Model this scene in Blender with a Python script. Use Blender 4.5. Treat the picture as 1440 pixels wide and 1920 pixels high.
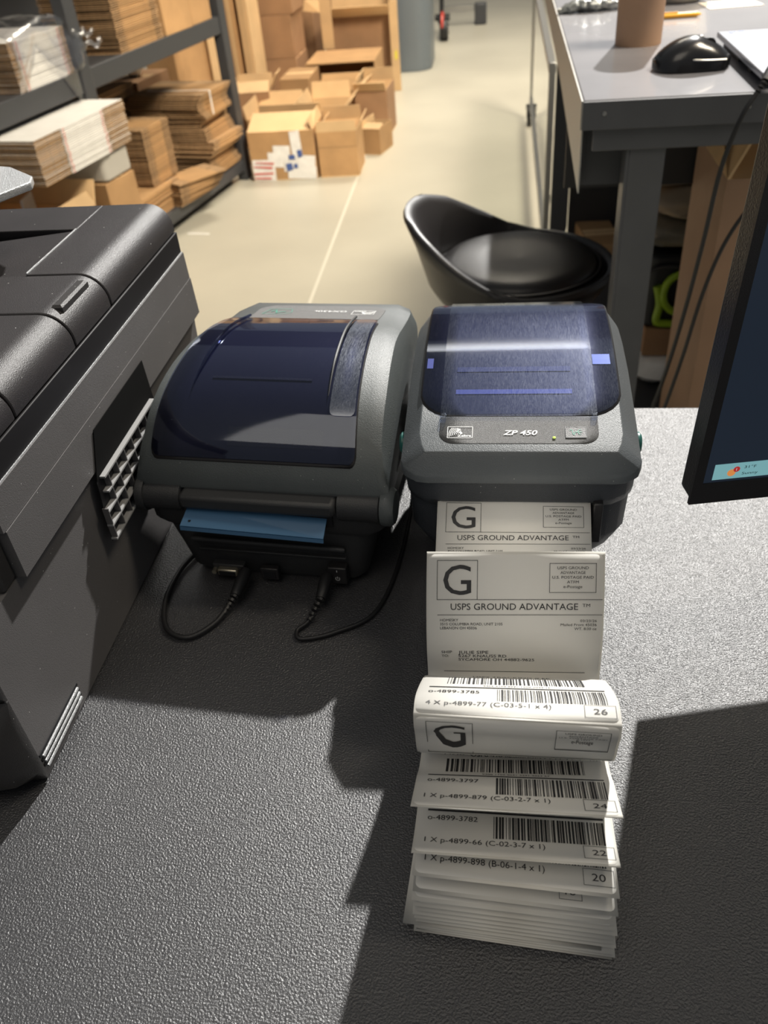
import bpy, bmesh, math, random
from mathutils import Vector, Matrix, noise
random.seed(7)
PI=math.pi; R=math.radians
for o in list(bpy.data.objects): bpy.data.objects.remove(o)
S=bpy.context.scene; COL=S.collection
DZ=.75                                   # desk top height
# ------------------------------------------------------------------ camera
cam=bpy.data.cameras.new('camera'); co=bpy.data.objects.new('camera',cam); COL.objects.link(co)
cam.sensor_fit='HORIZONTAL'; cam.sensor_width=36; cam.lens=39.25; cam.clip_start=.02; cam.clip_end=80
co.matrix_world=Matrix(((.9907,-.0122,.1354,0),(.1135,.6220,-.7747,0),(-.0747,.7829,.6177,1.21),(0,0,0,1)))
cam.dof.use_dof=True; cam.dof.focus_distance=.52; cam.dof.aperture_fstop=15
S.camera=co
# ------------------------------------------------------------------ world, sun, lamps, exposure
w=bpy.data.worlds.new('World'); S.world=w; w.use_nodes=True
w.node_tree.nodes['Background'].inputs[0].default_value=(.90,.95,1,1)
w.node_tree.nodes['Background'].inputs[1].default_value=.15
sun=bpy.data.lights.new('sun','SUN'); so=bpy.data.objects.new('sun',sun); COL.objects.link(so)
sun.energy=5.6; sun.angle=R(1.3); sun.color=(1,.975,.93)
so.rotation_euler=Vector((-.32,-1.17,-1)).to_track_quat('-Z','Y').to_euler(); so.location=(2,8,6)
def area(n,loc,aim,size,e,col,spread=180):
    l=bpy.data.lights.new(n,'AREA'); l.shape='SQUARE'; l.size=size; l.energy=e; l.color=col; l.spread=R(spread)
    o=bpy.data.objects.new(n,l); COL.objects.link(o); o.location=loc; o.rotation_euler=(Vector(aim)-Vector(loc)).to_track_quat('-Z','Y').to_euler(); return o
area('overhead_light',(-.5,-.9,3.5),(-.1,.4,.75),1.8,17,(1,.90,.76))  # soft fill added for ambient light over the desk, not a fixture
area('overhead_light',(1.9,1.5,4.3),(-1.0,4.6,.3),1.2,140,(1,.88,.70),100)
area('overhead_light',(0,6.2,4.8),(-.2,6.2,0),1.4,115,(1,.90,.74),112)
S.view_settings.view_transform='Standard'; S.view_settings.look='None'
S.view_settings.exposure=.18; S.view_settings.gamma=1
# ------------------------------------------------------------------ materials
def mat(name,col,rough=.5,metal=0,bump=0,bscale=300,vary=0,vscale=20,spec=.5,coat=0,emit=None,detail=3,bdist=.001,sparkle=0):
    m=bpy.data.materials.new(name); m.use_nodes=True; nt=m.node_tree; b=nt.nodes['Principled BSDF']
    b.inputs['Base Color'].default_value=(*col,1); b.inputs['Roughness'].default_value=rough
    b.inputs['Metallic'].default_value=metal; b.inputs['Specular IOR Level'].default_value=spec
    b.inputs['Coat Weight'].default_value=coat
    if emit: b.inputs['Emission Color'].default_value=(*emit[0],1); b.inputs['Emission Strength'].default_value=emit[1]
    if bump or vary: tc=nt.nodes.new('ShaderNodeTexCoord')
    if bump:
        n=nt.nodes.new('ShaderNodeTexNoise'); n.inputs['Scale'].default_value=bscale; n.inputs['Detail'].default_value=detail
        bp=nt.nodes.new('ShaderNodeBump'); bp.inputs['Strength'].default_value=bump; bp.inputs['Distance'].default_value=bdist
        nt.links.new(tc.outputs['Object'],n.inputs['Vector']); nt.links.new(n.outputs['Fac'],bp.inputs['Height']); nt.links.new(bp.outputs[0],b.inputs['Normal'])
    if vary:
        n=nt.nodes.new('ShaderNodeTexNoise'); n.inputs['Scale'].default_value=vscale; n.inputs['Detail'].default_value=5
        r=nt.nodes.new('ShaderNodeValToRGB'); r.color_ramp.elements[0].position=.3; r.color_ramp.elements[1].position=.7
        r.color_ramp.elements[0].color=(*[c*(1-vary) for c in col],1); r.color_ramp.elements[1].color=(*[min(1,c*(1+vary)) for c in col],1)
        nt.links.new(tc.outputs['Object'],n.inputs['Vector']); nt.links.new(n.outputs['Fac'],r.inputs[0]); 
        out=r.outputs[0]
        if sparkle:   # dust specks
            v=nt.nodes.new('ShaderNodeTexVoronoi'); v.inputs['Scale'].default_value=sparkle
            nt.links.new(tc.outputs['Object'],v.inputs['Vector'])
            c=nt.nodes.new('ShaderNodeMath'); c.operation='LESS_THAN'; c.inputs[1].default_value=.045
            nt.links.new(v.outputs['Distance'],c.inputs[0])
            mx=nt.nodes.new('ShaderNodeMixRGB'); mx.inputs[2].default_value=(.5,.5,.48,1)
            nt.links.new(c.outputs[0],mx.inputs[0]); nt.links.new(out,mx.inputs[1]); out=mx.outputs[0]
        nt.links.new(out,b.inputs['Base Color'])
    return m
def film(name,tint,gloss_rough,gloss_w,col=(1,1,1),scratch=0):
    m=bpy.data.materials.new(name); m.use_nodes=True; nt=m.node_tree; nt.nodes.remove(nt.nodes['Principled BSDF'])
    out=nt.nodes['Material Output']; t=nt.nodes.new('ShaderNodeBsdfTransparent'); t.inputs[0].default_value=(*tint,1)
    g=nt.nodes.new('ShaderNodeBsdfGlossy'); g.inputs['Roughness'].default_value=gloss_rough; g.inputs[0].default_value=(*col,1)
    lw=nt.nodes.new('ShaderNodeLayerWeight'); f=nt.nodes.new('ShaderNodeMath'); f.operation='POWER'; f.inputs[1].default_value=4.2; nt.links.new(lw.outputs['Facing'],f.inputs[0])
    a=nt.nodes.new('ShaderNodeMath'); a.operation='ADD'; a.inputs[1].default_value=gloss_w+.035; a.use_clamp=True; nt.links.new(f.outputs[0],a.inputs[0])
    mx=nt.nodes.new('ShaderNodeMixShader'); nt.links.new(a.outputs[0],mx.inputs[0]); nt.links.new(t.outputs[0],mx.inputs[1]); nt.links.new(g.outputs[0],mx.inputs[2])
    last=mx.outputs[0]
    if scratch:
        tc=nt.nodes.new('ShaderNodeTexCoord'); mp=nt.nodes.new('ShaderNodeMapping'); mp.inputs['Scale'].default_value=(1.6,.12,1); mp.inputs['Rotation'].default_value=(0,0,.5)
        n=nt.nodes.new('ShaderNodeTexNoise'); n.inputs['Scale'].default_value=900; n.inputs['Detail'].default_value=5; n.inputs['Distortion'].default_value=1.5
        n2=nt.nodes.new('ShaderNodeTexNoise'); n2.inputs['Scale'].default_value=28
        r=nt.nodes.new('ShaderNodeValToRGB'); r.color_ramp.elements[0].position=.38; r.color_ramp.elements[1].position=.95
        mu=nt.nodes.new('ShaderNodeMath'); mu.operation='MULTIPLY'; m2=nt.nodes.new('ShaderNodeMath'); m2.operation='MULTIPLY'; m2.inputs[1].default_value=scratch
        d=nt.nodes.new('ShaderNodeBsdfGlossy'); d.inputs[0].default_value=(.85,.9,1,1); d.inputs['Roughness'].default_value=.42
        nt.links.new(tc.outputs['Object'],mp.inputs[0]); nt.links.new(mp.outputs[0],n.inputs['Vector']); nt.links.new(tc.outputs['Object'],n2.inputs['Vector'])
        nt.links.new(n.outputs['Fac'],r.inputs[0]); nt.links.new(r.outputs[0],mu.inputs[0]); nt.links.new(n2.outputs['Fac'],mu.inputs[1]); nt.links.new(mu.outputs[0],m2.inputs[0])
        m3=nt.nodes.new('ShaderNodeMixShader'); nt.links.new(m2.outputs[0],m3.inputs[0]); nt.links.new(last,m3.inputs[1]); nt.links.new(d.outputs[0],m3.inputs[2]); last=m3.outputs[0]
    nt.links.new(last,out.inputs[0]); return m
M={}
M['desk']=mat('desk_laminate',(.030,.030,.033),.42,bump=1.0,bscale=760,detail=2.0,bdist=.00078,spec=1.0)
M['plastic_dark']=mat('dark_plastic',(.036,.034,.034),.45,bump=.25,bscale=1500,vary=.12,sparkle=150)
M['plastic_black']=mat('black_plastic',(.016,.015,.016),.40,bump=.2,bscale=1500)
M['plastic_cover']=mat('cover_plastic',(.026,.023,.024),.42,bump=.35,bscale=1600,vary=.12,sparkle=110)
M['plastic_side']=mat('side_plastic',(.115,.110,.110),.50,bump=.2,bscale=1500,vary=.05,sparkle=120)
M['zp_body']=mat('slate_plastic',(.040,.045,.053),.42,bump=.35,bscale=1300,vary=.08,sparkle=150)
M['zp_lid']=mat('slate_lid',(.088,.098,.105),.45,bump=.35,bscale=1300,vary=.08,sparkle=170)
M['gx_lid']=mat('grey_lid',(.074,.084,.086),.46,bump=.3,bscale=1300,vary=.08,sparkle=190)
M['gx_body']=mat('charcoal_shell',(.027,.028,.030),.5,bump=.3,bscale=1300,vary=.08)
M['panel']=mat('speckled_panel',(.10,.10,.10),.45,bump=.5,bscale=2400,vary=.5,vscale=1800)
M['black']=mat('black_rubber',(.010,.010,.011),.5)
M['navy']=mat('navy_inner_lid',(.011,.012,.026),.5)
M['navy2']=mat('blue_inner_lid',(.017,.019,.036),.5)
M['opening_shade']=mat('cavity_shade',(.004,.004,.006),.7)  # near-black colour painted for the shade inside slots and openings
M['glass_gx']=film('smoked_window',(.42,.44,.62),.05,.03,(.8,.87,1),.018)
M['glass_band']=film('sheen_window_band',(.5,.52,.7),.20,.22,(.85,.9,1),.50)  # extra gloss and haze imitate sun sheen on the flat strip
M['glass_zp']=film('blue_smoked_window',(.48,.50,.64),.06,.02,(.7,.8,1),.01)
M['clear']=film('clear_film',(.90,.93,1),.11,.010,(.9,.95,1),.05)
M['wrap']=film('plastic_wrap',(.86,.86,.88),.22,.14,(1,1,1),.3)
M['sheet_glass']=film('glass_sheet',(.93,.96,.92),.03,.10)
M['white_print']=mat('white_ink',(.75,.76,.76),.5)
M['green_print']=mat('green_ink',(.05,.28,.20),.5)
M['led']=mat('green_led',(.45,.60,.12),.4,emit=((.6,.8,.15),.35))
M['teal']=mat('teal_latch',(.0,.10,.085),.4)
M['paper']=mat('label_paper',(.90,.885,.84),.55,spec=.3,bump=.08,bscale=90,bdist=.001)
M['liner']=mat('release_liner',(.86,.84,.78),.45,spec=.4)
for n_ in ('paper','liner'):       # thin paper lets sunlight through
    nt=M[n_].node_tree; b_=nt.nodes['Principled BSDF']; tr=nt.nodes.new('ShaderNodeBsdfTranslucent'); tr.inputs[0].default_value=(.86,.82,.74,1)
    mx=nt.nodes.new('ShaderNodeMixShader'); mx.inputs[0].default_value=.24; nt.links.new(b_.outputs[0],mx.inputs[1]); nt.links.new(tr.outputs[0],mx.inputs[2]); nt.links.new(mx.outputs[0],nt.nodes['Material Output'].inputs[0])
M['ink']=mat('thermal_ink',(.022,.022,.024),.6)
M['blue_sheet']=mat('blue_backing',(.055,.14,.26),.3,bump=.1,bscale=60)
M['metal']=mat('steel',(.45,.45,.44),.35,metal=.9)
M['brass']=mat('connector_metal',(.5,.46,.36),.35,metal=.9)
M['dark_metal']=mat('painted_rack_steel',(.045,.047,.052),.45,bump=.1)
M['bench_paint']=mat('grey_bench_paint',(.085,.087,.093),.42,vary=.06)
M['bench_top']=mat('bench_laminate',(.215,.215,.235),.25,vary=.10,vscale=7,coat=.3)
M['bench_edge']=mat('bench_side_paint',(.36,.355,.33),.4)
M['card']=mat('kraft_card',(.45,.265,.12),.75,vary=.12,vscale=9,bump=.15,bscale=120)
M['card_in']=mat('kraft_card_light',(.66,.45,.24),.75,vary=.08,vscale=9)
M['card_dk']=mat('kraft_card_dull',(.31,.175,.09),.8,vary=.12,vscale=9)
M['card_edge']=mat('corrugated_edge',(.36,.225,.115),.85,vary=.35,vscale=130)
M['white_card']=mat('white_card',(.78,.77,.74),.6,vary=.04)
M['red_print']=mat('red_ink',(.62,.12,.10),.6)
M['blue_print']=mat('blue_ink',(.06,.11,.32),.6)
M['yellow']=mat('yellow_label',(.70,.62,.05),.6)
M['tape']=mat('label_tape',(.80,.79,.77),.4,vary=.08,vscale=30)
M['leather']=mat('black_leatherette',(.013,.012,.013),.40,bump=.25,bscale=500,spec=.45)
M['bin']=mat('bin_plastic',(.155,.185,.215),.4)
M['lime']=mat('lime_plastic',(.28,.42,.02),.45)
M['olive']=mat('olive_bag',(.20,.17,.12),.5,bump=.4,bscale=30,bdist=.01)
M['mailer']=mat('brown_mailer',(.40,.31,.21),.6,bump=.3,bscale=25,bdist=.008)
M['vent_shade']=mat('vent_shade_black',(.005,.005,.005),.9,spec=.1)  # near-black for the shadow inside the upper vent
M['band']=mat('black_band',(.009,.008,.009),.55,spec=.3)
M['fin']=mat('sunlit_fin_plastic',(.30,.30,.30),.4)  # colour lightened to imitate sun catching the fins
M['silver']=mat('silver_plastic',(.42,.43,.44),.35,metal=.35,bump=.8,bscale=1400,vary=.2,vscale=1500)
M['laptop']=mat('silver_metal',(.24,.25,.28),.3,metal=.5)
M['mouse']=mat('satin_black',(.010,.010,.011),.22,spec=.6)
M['orange']=mat('orange_plastic',(.85,.42,.03),.4)
M['cream']=mat('cream_ceramic',(.76,.70,.60),.35)
M['tube']=mat('paperboard',(.36,.22,.135),.7,vary=.08,vscale=12)
M['screen']=mat('screen_glass',(.004,.006,.012),.18,emit=((.045,.065,.10),.22))
M['bezel']=mat('monitor_plastic',(.020,.019,.019),.38,bump=.4,bscale=700)
M['taskbar']=mat('taskbar_pixels',(.02,.04,.04),.3,emit=((.20,.42,.45),.75))
M['px_red']=mat('badge_pixels',(.1,.01,.01),.3,emit=((.45,.03,.03),.7))
M['px_or']=mat('sun_pixels',(.1,.05,.01),.3,emit=((.75,.28,.08),.7))
M['px_dk']=mat('text_pixels',(.01,.01,.02),.3)
M['px_wh']=mat('light_pixels',(.1,.1,.1),.3,emit=((.8,.8,.8),.6))
M['red_wheel']=mat('red_hub',(.55,.06,.04),.4)
def floor_mat():
    m=mat('polished_concrete',(.45,.43,.36),.38,vary=.10,vscale=1.3); return m
M['floor']=floor_mat()
for n_ in ('card','card_edge','card_in','white_card'):      # every piece of card a little different
    nt=M[n_].node_tree; b_=nt.nodes['Principled BSDF']; src=b_.inputs['Base Color'].links[0].from_socket
    oi=nt.nodes.new('ShaderNodeObjectInfo'); mr=nt.nodes.new('ShaderNodeMapRange'); mr.inputs[3].default_value=.72 if n_!='white_card' else .88; mr.inputs[4].default_value=1.12 if n_!='white_card' else 1.03
    hs=nt.nodes.new('ShaderNodeHueSaturation'); nt.links.new(oi.outputs['Random'],mr.inputs[0]); nt.links.new(mr.outputs[0],hs.inputs['Value']); nt.links.new(src,hs.inputs['Color']); nt.links.new(hs.outputs[0],b_.inputs['Base Color'])
# ------------------------------------------------------------------ helpers
def tag(o,label=None,cat=None,group=None,kind=None):
    if label: o['label']=label
    if cat: o['category']=cat
    if group: o['group']=group
    if kind: o['kind']=kind
    return o
def empty(name,label,cat,loc=(0,0,0),rz=0,group=None):
    o=bpy.data.objects.new(name,None); COL.objects.link(o); o.location=loc; o.rotation_euler=(0,0,rz); o.empty_display_size=.02
    return tag(o,label,cat,group)
def mesh(name,V,F,ms,parent=None,mi=None,smooth=None,bevel=0,seg=2,loc=None,rot=None,solid=0):
    me=bpy.data.meshes.new(name); me.from_pydata([tuple(v) for v in V],[],F); me.validate()
    if not isinstance(ms,(list,tuple)): ms=[ms]
    for m in ms: me.materials.append(M[m] if isinstance(m,str) else m)
    if mi: 
        for p,i in zip(me.polygons,mi): p.material_index=i
    bm=bmesh.new(); bm.from_mesh(me); bmesh.ops.recalc_face_normals(bm,faces=bm.faces); bm.to_mesh(me); bm.free()
    if smooth is not None:
        for p in me.polygons: p.use_smooth=True
        me.set_sharp_from_angle(angle=R(smooth))
    o=bpy.data.objects.new(name,me); COL.objects.link(o)
    if parent is not None: o.parent=parent
    if loc is not None: o.location=loc
    if rot is not None: o.rotation_euler=rot
    if solid: s=o.modifiers.new('solid','SOLIDIFY'); s.thickness=solid; s.offset=-1
    if bevel:
        b=o.modifiers.new('bevel','BEVEL'); b.width=bevel; b.segments=seg; b.limit_method='ANGLE'; b.angle_limit=R(28)
        for p in me.polygons: p.use_smooth=True
        me.set_sharp_from_angle(angle=R(50))
    return o
class MB:
    def __init__(s): s.V=[];s.F=[];s.I=[]
    def add(s,V,F,i=0):
        n=len(s.V); s.V+= [tuple(v) for v in V]; s.F+=[tuple(a+n for a in f) for f in F]; s.I+=[i]*len(F); return s
    def box(s,x0,x1,y0,y1,z0,z1,i=0,T=None):
        V=[Vector((x,y,z)) for z in (z0,z1) for x,y in ((x0,y0),(x1,y0),(x1,y1),(x0,y1))]
        if T: V=[T(v) for v in V]
        return s.add(V,[(3,2,1,0),(4,5,6,7),(0,1,5,4),(1,2,6,5),(2,3,7,6),(3,0,4,7)],i)
    def tube(s,P,r,n=8,i=0,caps=True):
        P=[Vector(p) for p in P]; rs=r if isinstance(r,(list,tuple)) else [r]*len(P); V=[];prev=None
        for k,p in enumerate(P):
            t=(P[min(k+1,len(P)-1)]-P[max(k-1,0)]).normalized()
            if prev is None: a=t.orthogonal().normalized()
            else: a=(prev-t*prev.dot(t)).normalized()
            prev=a; b=t.cross(a)
            V+=[p+(a*math.cos(2*PI*j/n)+b*math.sin(2*PI*j/n))*rs[k] for j in range(n)]
        F=[(k*n+j,k*n+(j+1)%n,(k+1)*n+(j+1)%n,(k+1)*n+j) for k in range(len(P)-1) for j in range(n)]
        if caps: F+=[tuple(range(n))[::-1],tuple(range((len(P)-1)*n,len(P)*n))]
        return s.add(V,F,i)
    def loft(s,rings,i=0,caps=True):
        n=len(rings[0]); V=[v for r_ in rings for v in r_]
        F=[(k*n+j,k*n+(j+1)%n,(k+1)*n+(j+1)%n,(k+1)*n+j) for k in range(len(rings)-1) for j in range(n)]
        if caps: F+=[tuple(range(n))[::-1],tuple(range((len(rings)-1)*n,len(rings)*n))]
        return s.add(V,F,i)
    def lathe(s,prof,c=(0,0,0),n=28,i=0,axis='z'):
        rings=[]
        for r_,h in prof:
            rr=[]
            for j in range(n):
                a=2*PI*j/n; u,v=r_*math.cos(a),r_*math.sin(a)
                p=(u,v,h) if axis=='z' else ((h,u,v) if axis=='x' else (u,h,v))
                rr.append(Vector(c)+Vector(p))
            rings.append(rr)
        return s.loft(rings,i)
    def build(s,name,ms,parent=None,**k): return mesh(name,s.V,s.F,ms,parent,mi=s.I if max(s.I,default=0) else None,**k)
def rrect(x0,x1,y0,y1,r,z=0,n=4):
    P=[]
    for cx,cy,a0 in ((x1-r,y0+r,-90),(x1-r,y1-r,0),(x0+r,y1-r,90),(x0+r,y0+r,180)):
        for k in range(n+1):
            a=R(a0+90*k/n); P.append(Vector((cx+r*math.cos(a),cy+r*math.sin(a),z)))
    return P
def crom(P,n=6):
    P=[Vector(p) for p in P]; out=[]
    for i in range(len(P)-1):
        p0=P[max(i-1,0)];p1=P[i];p2=P[i+1];p3=P[min(i+2,len(P)-1)]
        for k in range(n):
            t=k/n; out.append(.5*((2*p1)+(p2-p0)*t+(2*p0-5*p1+4*p2-p3)*t*t+(3*p1-p0-3*p2+p3)*t**3))
    out.append(P[-1]); return out
def lin(tbl,x):
    if x<=tbl[0][0]: return tbl[0][1]
    for (a,b),(c,d) in zip(tbl,tbl[1:]):
        if x<=c: return b+(d-b)*(x-a)/(c-a)
    return tbl[-1][1]
def smo(tbl,x):
    n=len(tbl)
    if x<=tbl[0][0]: return tbl[0][1]
    if x>=tbl[-1][0]: return tbl[-1][1]
    for i in range(n-1):
        if x<=tbl[i+1][0]:
            a,b=tbl[i],tbl[i+1]; t=(x-a[0])/(b[0]-a[0])
            m0=(b[1]-tbl[max(i-1,0)][1])/(b[0]-tbl[max(i-1,0)][0]); m1=(tbl[min(i+2,n-1)][1]-a[1])/(tbl[min(i+2,n-1)][0]-a[0]); h=b[0]-a[0]
            return (2*t**3-3*t*t+1)*a[1]+(t**3-2*t*t+t)*h*m0+(-2*t**3+3*t*t)*b[1]+(t**3-t*t)*h*m1
_tx={}
def text2d(s,cap,width=None,bold=0,shear=0,align='L'):
    """glyph mesh in the plane: returns (verts2d, faces), baseline at 0, cap height = cap"""
    k=(s,bold,shear)
    if k not in _tx:
        def gen(body):
            c=bpy.data.curves.new('t','FONT'); c.body=body; c.size=1; c.offset=bold; c.shear=shear; c.resolution_u=3
            o=bpy.data.objects.new('t',c); COL.objects.link(o); bpy.context.view_layer.update()
            me=o.evaluated_get(bpy.context.evaluated_depsgraph_get()).to_mesh()
            V=[(v.co.x,v.co.y) for v in me.vertices]; F=[tuple(p.vertices) for p in me.polygons]
            o.evaluated_get(bpy.context.evaluated_depsgraph_get()).to_mesh_clear()
            bpy.data.objects.remove(o); bpy.data.curves.remove(c); return V,F
        if 'cap' not in _tx:
            V,_=gen('H'); _tx['cap']=max(v[1] for v in V)
        _tx[k]=gen(s)
    V,F=_tx[k]; sy=cap/_tx['cap']; x0=min(v[0] for v in V); x1=max(v[0] for v in V)
    sx=width/(x1-x0) if width else sy
    W=(x1-x0)*sx; off={'L':0,'C':-W/2,'R':-W}[align]
    return [((v[0]-x0)*sx+off,v[1]*sy) for v in V],F
class Ink:                              # flat print collected as 2-D (u right, v down) then mapped on a surface
    def __init__(s): s.V=[];s.F=[]
    def text(s,t,u,v,cap,width=None,align='L',**k):
        V,F=text2d(t,cap,width,align=align,**k); n=len(s.V)
        if cap>.006:                     # cut tall glyphs into bands so that they follow curved paper
            bm=bmesh.new(); vs=[bm.verts.new((a,b,0)) for a,b in V]
            for f in F:
                try: bm.faces.new([vs[i] for i in f])
                except ValueError: pass
            for q in range(1,14): bmesh.ops.bisect_plane(bm,geom=bm.verts[:]+bm.edges[:]+bm.faces[:],plane_co=(0,cap*1.04*q/14-cap*.02,0),plane_no=(0,1,0),dist=1e-7)
            bm.verts.index_update(); V=[(v.co.x,v.co.y) for v in bm.verts]; F=[tuple(v.index for v in f.verts) for f in bm.faces]; bm.free()
        s.V+=[(u+a,v-b) for a,b in V]; s.F+=[tuple(i+n for i in f) for f in F]
    def rect(s,u0,u1,v0,v1,nv=1,nu=1):
        n=len(s.V)
        for i in range(nu+1):
            for j in range(nv+1): s.V.append((u0+(u1-u0)*i/nu,v0+(v1-v0)*j/nv))
        m=nv+1
        s.F+=[(n+i*m+j,n+i*m+j+1,n+(i+1)*m+j+1,n+(i+1)*m+j) for i in range(nu) for j in range(nv)]
    def frame(s,u0,u1,v0,v1,w,nv=4):
        s.rect(u0,u1,v0,v0+w); s.rect(u0,u1,v1-w,v1); s.rect(u0,u0+w,v0,v1,nv); s.rect(u1-w,u1,v0,v1,nv)
    def poly(s,P):
        n=len(s.V); s.V+=list(P); s.F.append(tuple(range(n,n+len(P))))
    def stroke(s,P,w):
        for (a,b),(c,d) in zip(P,P[1:]):
            L=math.hypot(c-a,d-b) or 1; nx,ny=-(d-b)/L*w/2,(c-a)/L*w/2
            s.poly([(a+nx,b+ny),(c+nx,d+ny),(c-nx,d-ny),(a-nx,b-ny)])
    def build(s,name,m,parent,fn,**k): return mesh(name,[fn(u,v) for u,v in s.V],s.F,m,parent,**k)
# ------------------------------------------------------------------ setting: floor, desk, ceiling added to block sun, out of view
fl=MB().box(-9,9,-3,16,-.1,0).build('floor','floor'); tag(fl,kind='structure')
j=MB(); pts=[(-.648,2.2),(-.66,2.71),(-.69,4.23),(-.72,5.95),(-.77,9.5)]
for (a,b),(c,d) in zip(pts,pts[1:]): j.add([(a-.006,b,.0006),(a+.006,b,.0006),(c+.006,d,.0006),(c-.006,d,.0006)],[(0,1,2,3)])
M['joint']=mat('joint_filler',(.58,.56,.48),.5)
tag(j.build('joint_line','joint',fl))
ce=MB().box(-8,8,8.7,20,6,6.2).build('sun_block_slab','dark_metal'); tag(ce,kind='structure')  # partial slab out of view, added to keep sun off the back area
dk=MB().box(-1.3,1.0,-.35,.753,DZ-.03,DZ)
desk=empty('desk','dark grey textured desk under the label printers','desk',(-.15,.2,0))
d=dk.build('desk_top','desk',bevel=.003); d.parent=desk; d.location=(.15,-.2,0)
for x,y in ((-1.0,-.45),(1.05,-.45),(-1.0,.46),(1.05,.46)):
    MB().box(x-.025,x+.025,y-.025,y+.025,0,DZ-.0302).build('leg','dark_metal',desk)
# ------------------------------------------------------------------ fan-folded label strip
K=[] # (y, dy right-left, z, fold, dx)
def k(y,dy,z,f=0,dx=0): K.append((y,dy,z,f,dx)); return len(K)-1
k(.487,0,.8555,1); iA0=k(.4627,-.001,.8531); iA1=k(.4295,.003,.8345); k(.408,.003,.829); k(.389,.003,.846)
iB0=k(.377,.003,.8808,1); iB1=k(.364,.0037,.8645); iB2=k(.3527,.0043,.845); iB3=k(.3469,.004,.8277); iB4=k(.345,.003,.8085); iBv=k(.3385,.002,.8052)
iC0=k(.3285,.0016,.825); iC1=k(.2866,.0013,.8595); iF1=k(.2691,-.0014,.8626,1); iF1b=k(.2687,-.0012,.8497); iF1c=k(.2870,.001,.8138)
iR1=k(.385,0,.7995,1); k(.383,0,.7975); iD0=k(.2925,.0037,.8041); iD1=k(.262,.0018,.819); iF2=k(.2353,.0003,.8338,1)
k(.262,.001,.8166); k(.30,0,.8000); iR2=k(.383,0,.7955,1); iE0=k(.30,0,.7935); iE1=k(.25,0,.7995); iF3=k(.2240,-.0004,.8091,1)
k(.2500,-.001,.7972); k(.30,0,.7898); iR3=k(.383,0,.790,1); iG0=k(.30,0,.7865); iF4=k(.2177,-.0046,.7949,1)
k(.2450,-.004,.7885); k(.30,0,.7842); iR4=k(.382,0,.7845,1); iH0=k(.30,0,.7815); iF5=k(.2148,-.0054,.7838,1)
fz=[.7775,.7725,.7685,.7650,.7618,.7590,.7565,.7543,.7525,.7512]; iF=[]; iRR=[]
zr=.7805
for q,z in enumerate(fz):
    zr2=lin([(0,.7795),(9,.7525)],q)
    iRR.append(k(.380-.001*(q%3),0,zr2+.0008,1,-.002*(q%2)))
    k(.32,-.002,zr2); iF.append(k(.2132-.0005*q,-.005-.0002*q,z,1,(.0008*((q*7)%3-1) if q!=6 else -.0065)))
    k(.245,-.004,z-.0016-(z-.7505)*.12)
keys=[]
def skey(t):      # edges of the strip at key parameter t (piecewise smooth between folds)
    i=min(int(t),len(K)-2); f=t-i
    if f==0: a=K[i]; return a[0],a[1],a[2],a[4]
    p1,p2=K[i],K[i+1]; p0=K[i-1] if i>0 and not p1[3] else p1; p3=K[i+2] if i+2<len(K) and not p2[3] else p2
    def c(n):
        return .5*(2*p1[n]+(p2[n]-p0[n])*f+(2*p0[n]-5*p1[n]+4*p2[n]-p3[n])*f*f+(3*p1[n]-p0[n]-3*p2[n]+p3[n])*f**3)
    return c(0),c(1),c(2),c(4)
X0,X1=-.0420,.0620
def spt(u,t,off=0):
    y,dy,z,dx=skey(t); p=Vector((X0+dx+u,y+dy*(u/.104-.5),z))
    if off:
        e=.02; i=int(t); a=max(t-e,0); b=min(t+e,len(K)-1)
        if K[min(int(round(t)),len(K)-1)][3] and abs(t-round(t))<e:
            if t>=round(t) : a=t
            else: b=t
        ya,_,za,_=skey(a); yb,_,zb,_=skey(b); tv=Vector((0,yb-ya,zb-za)); 
        n=tv.cross(Vector((1,0,0))).normalized(); p+=n*off
    return p
strip=empty('label_strip','long fan-folded strip of white shipping labels piled in front of the right printer','label strip',(.01,.3,DZ))
LOC=Vector((.01,.3,DZ))
def slocal(fn): return lambda u,v: fn(u,v)-LOC
V=[];F=[];n=0; ts=[]
for i in range(len(K)-1):
    m=6 if i<26 else 3
    ts+= [i+q/m for q in range(m)]
ts.append(len(K)-1-1e-6)
for t in ts: V+=[spt(0,t)-LOC,spt(.052,t)-LOC,spt(.104,t)-LOC]
for q in range(len(ts)-1):
    F+=[(q*3,q*3+1,q*3+4,q*3+3),(q*3+1,q*3+2,q*3+5,q*3+4)]
mesh('backing_paper',V,F,'liner',strip,solid=.00015,smooth=40)
def barcode(I,u0,u1,v0,v1,seed,wmin=.00042):
    rr=random.Random(seed); u=u0
    while u<u1:
        wb=wmin*rr.choice([1,1,2,3]); I.rect(u,min(u+wb,u1),v0,v1,4); u+=wb+wmin*rr.choice([1,1,2,2,3])
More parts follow.
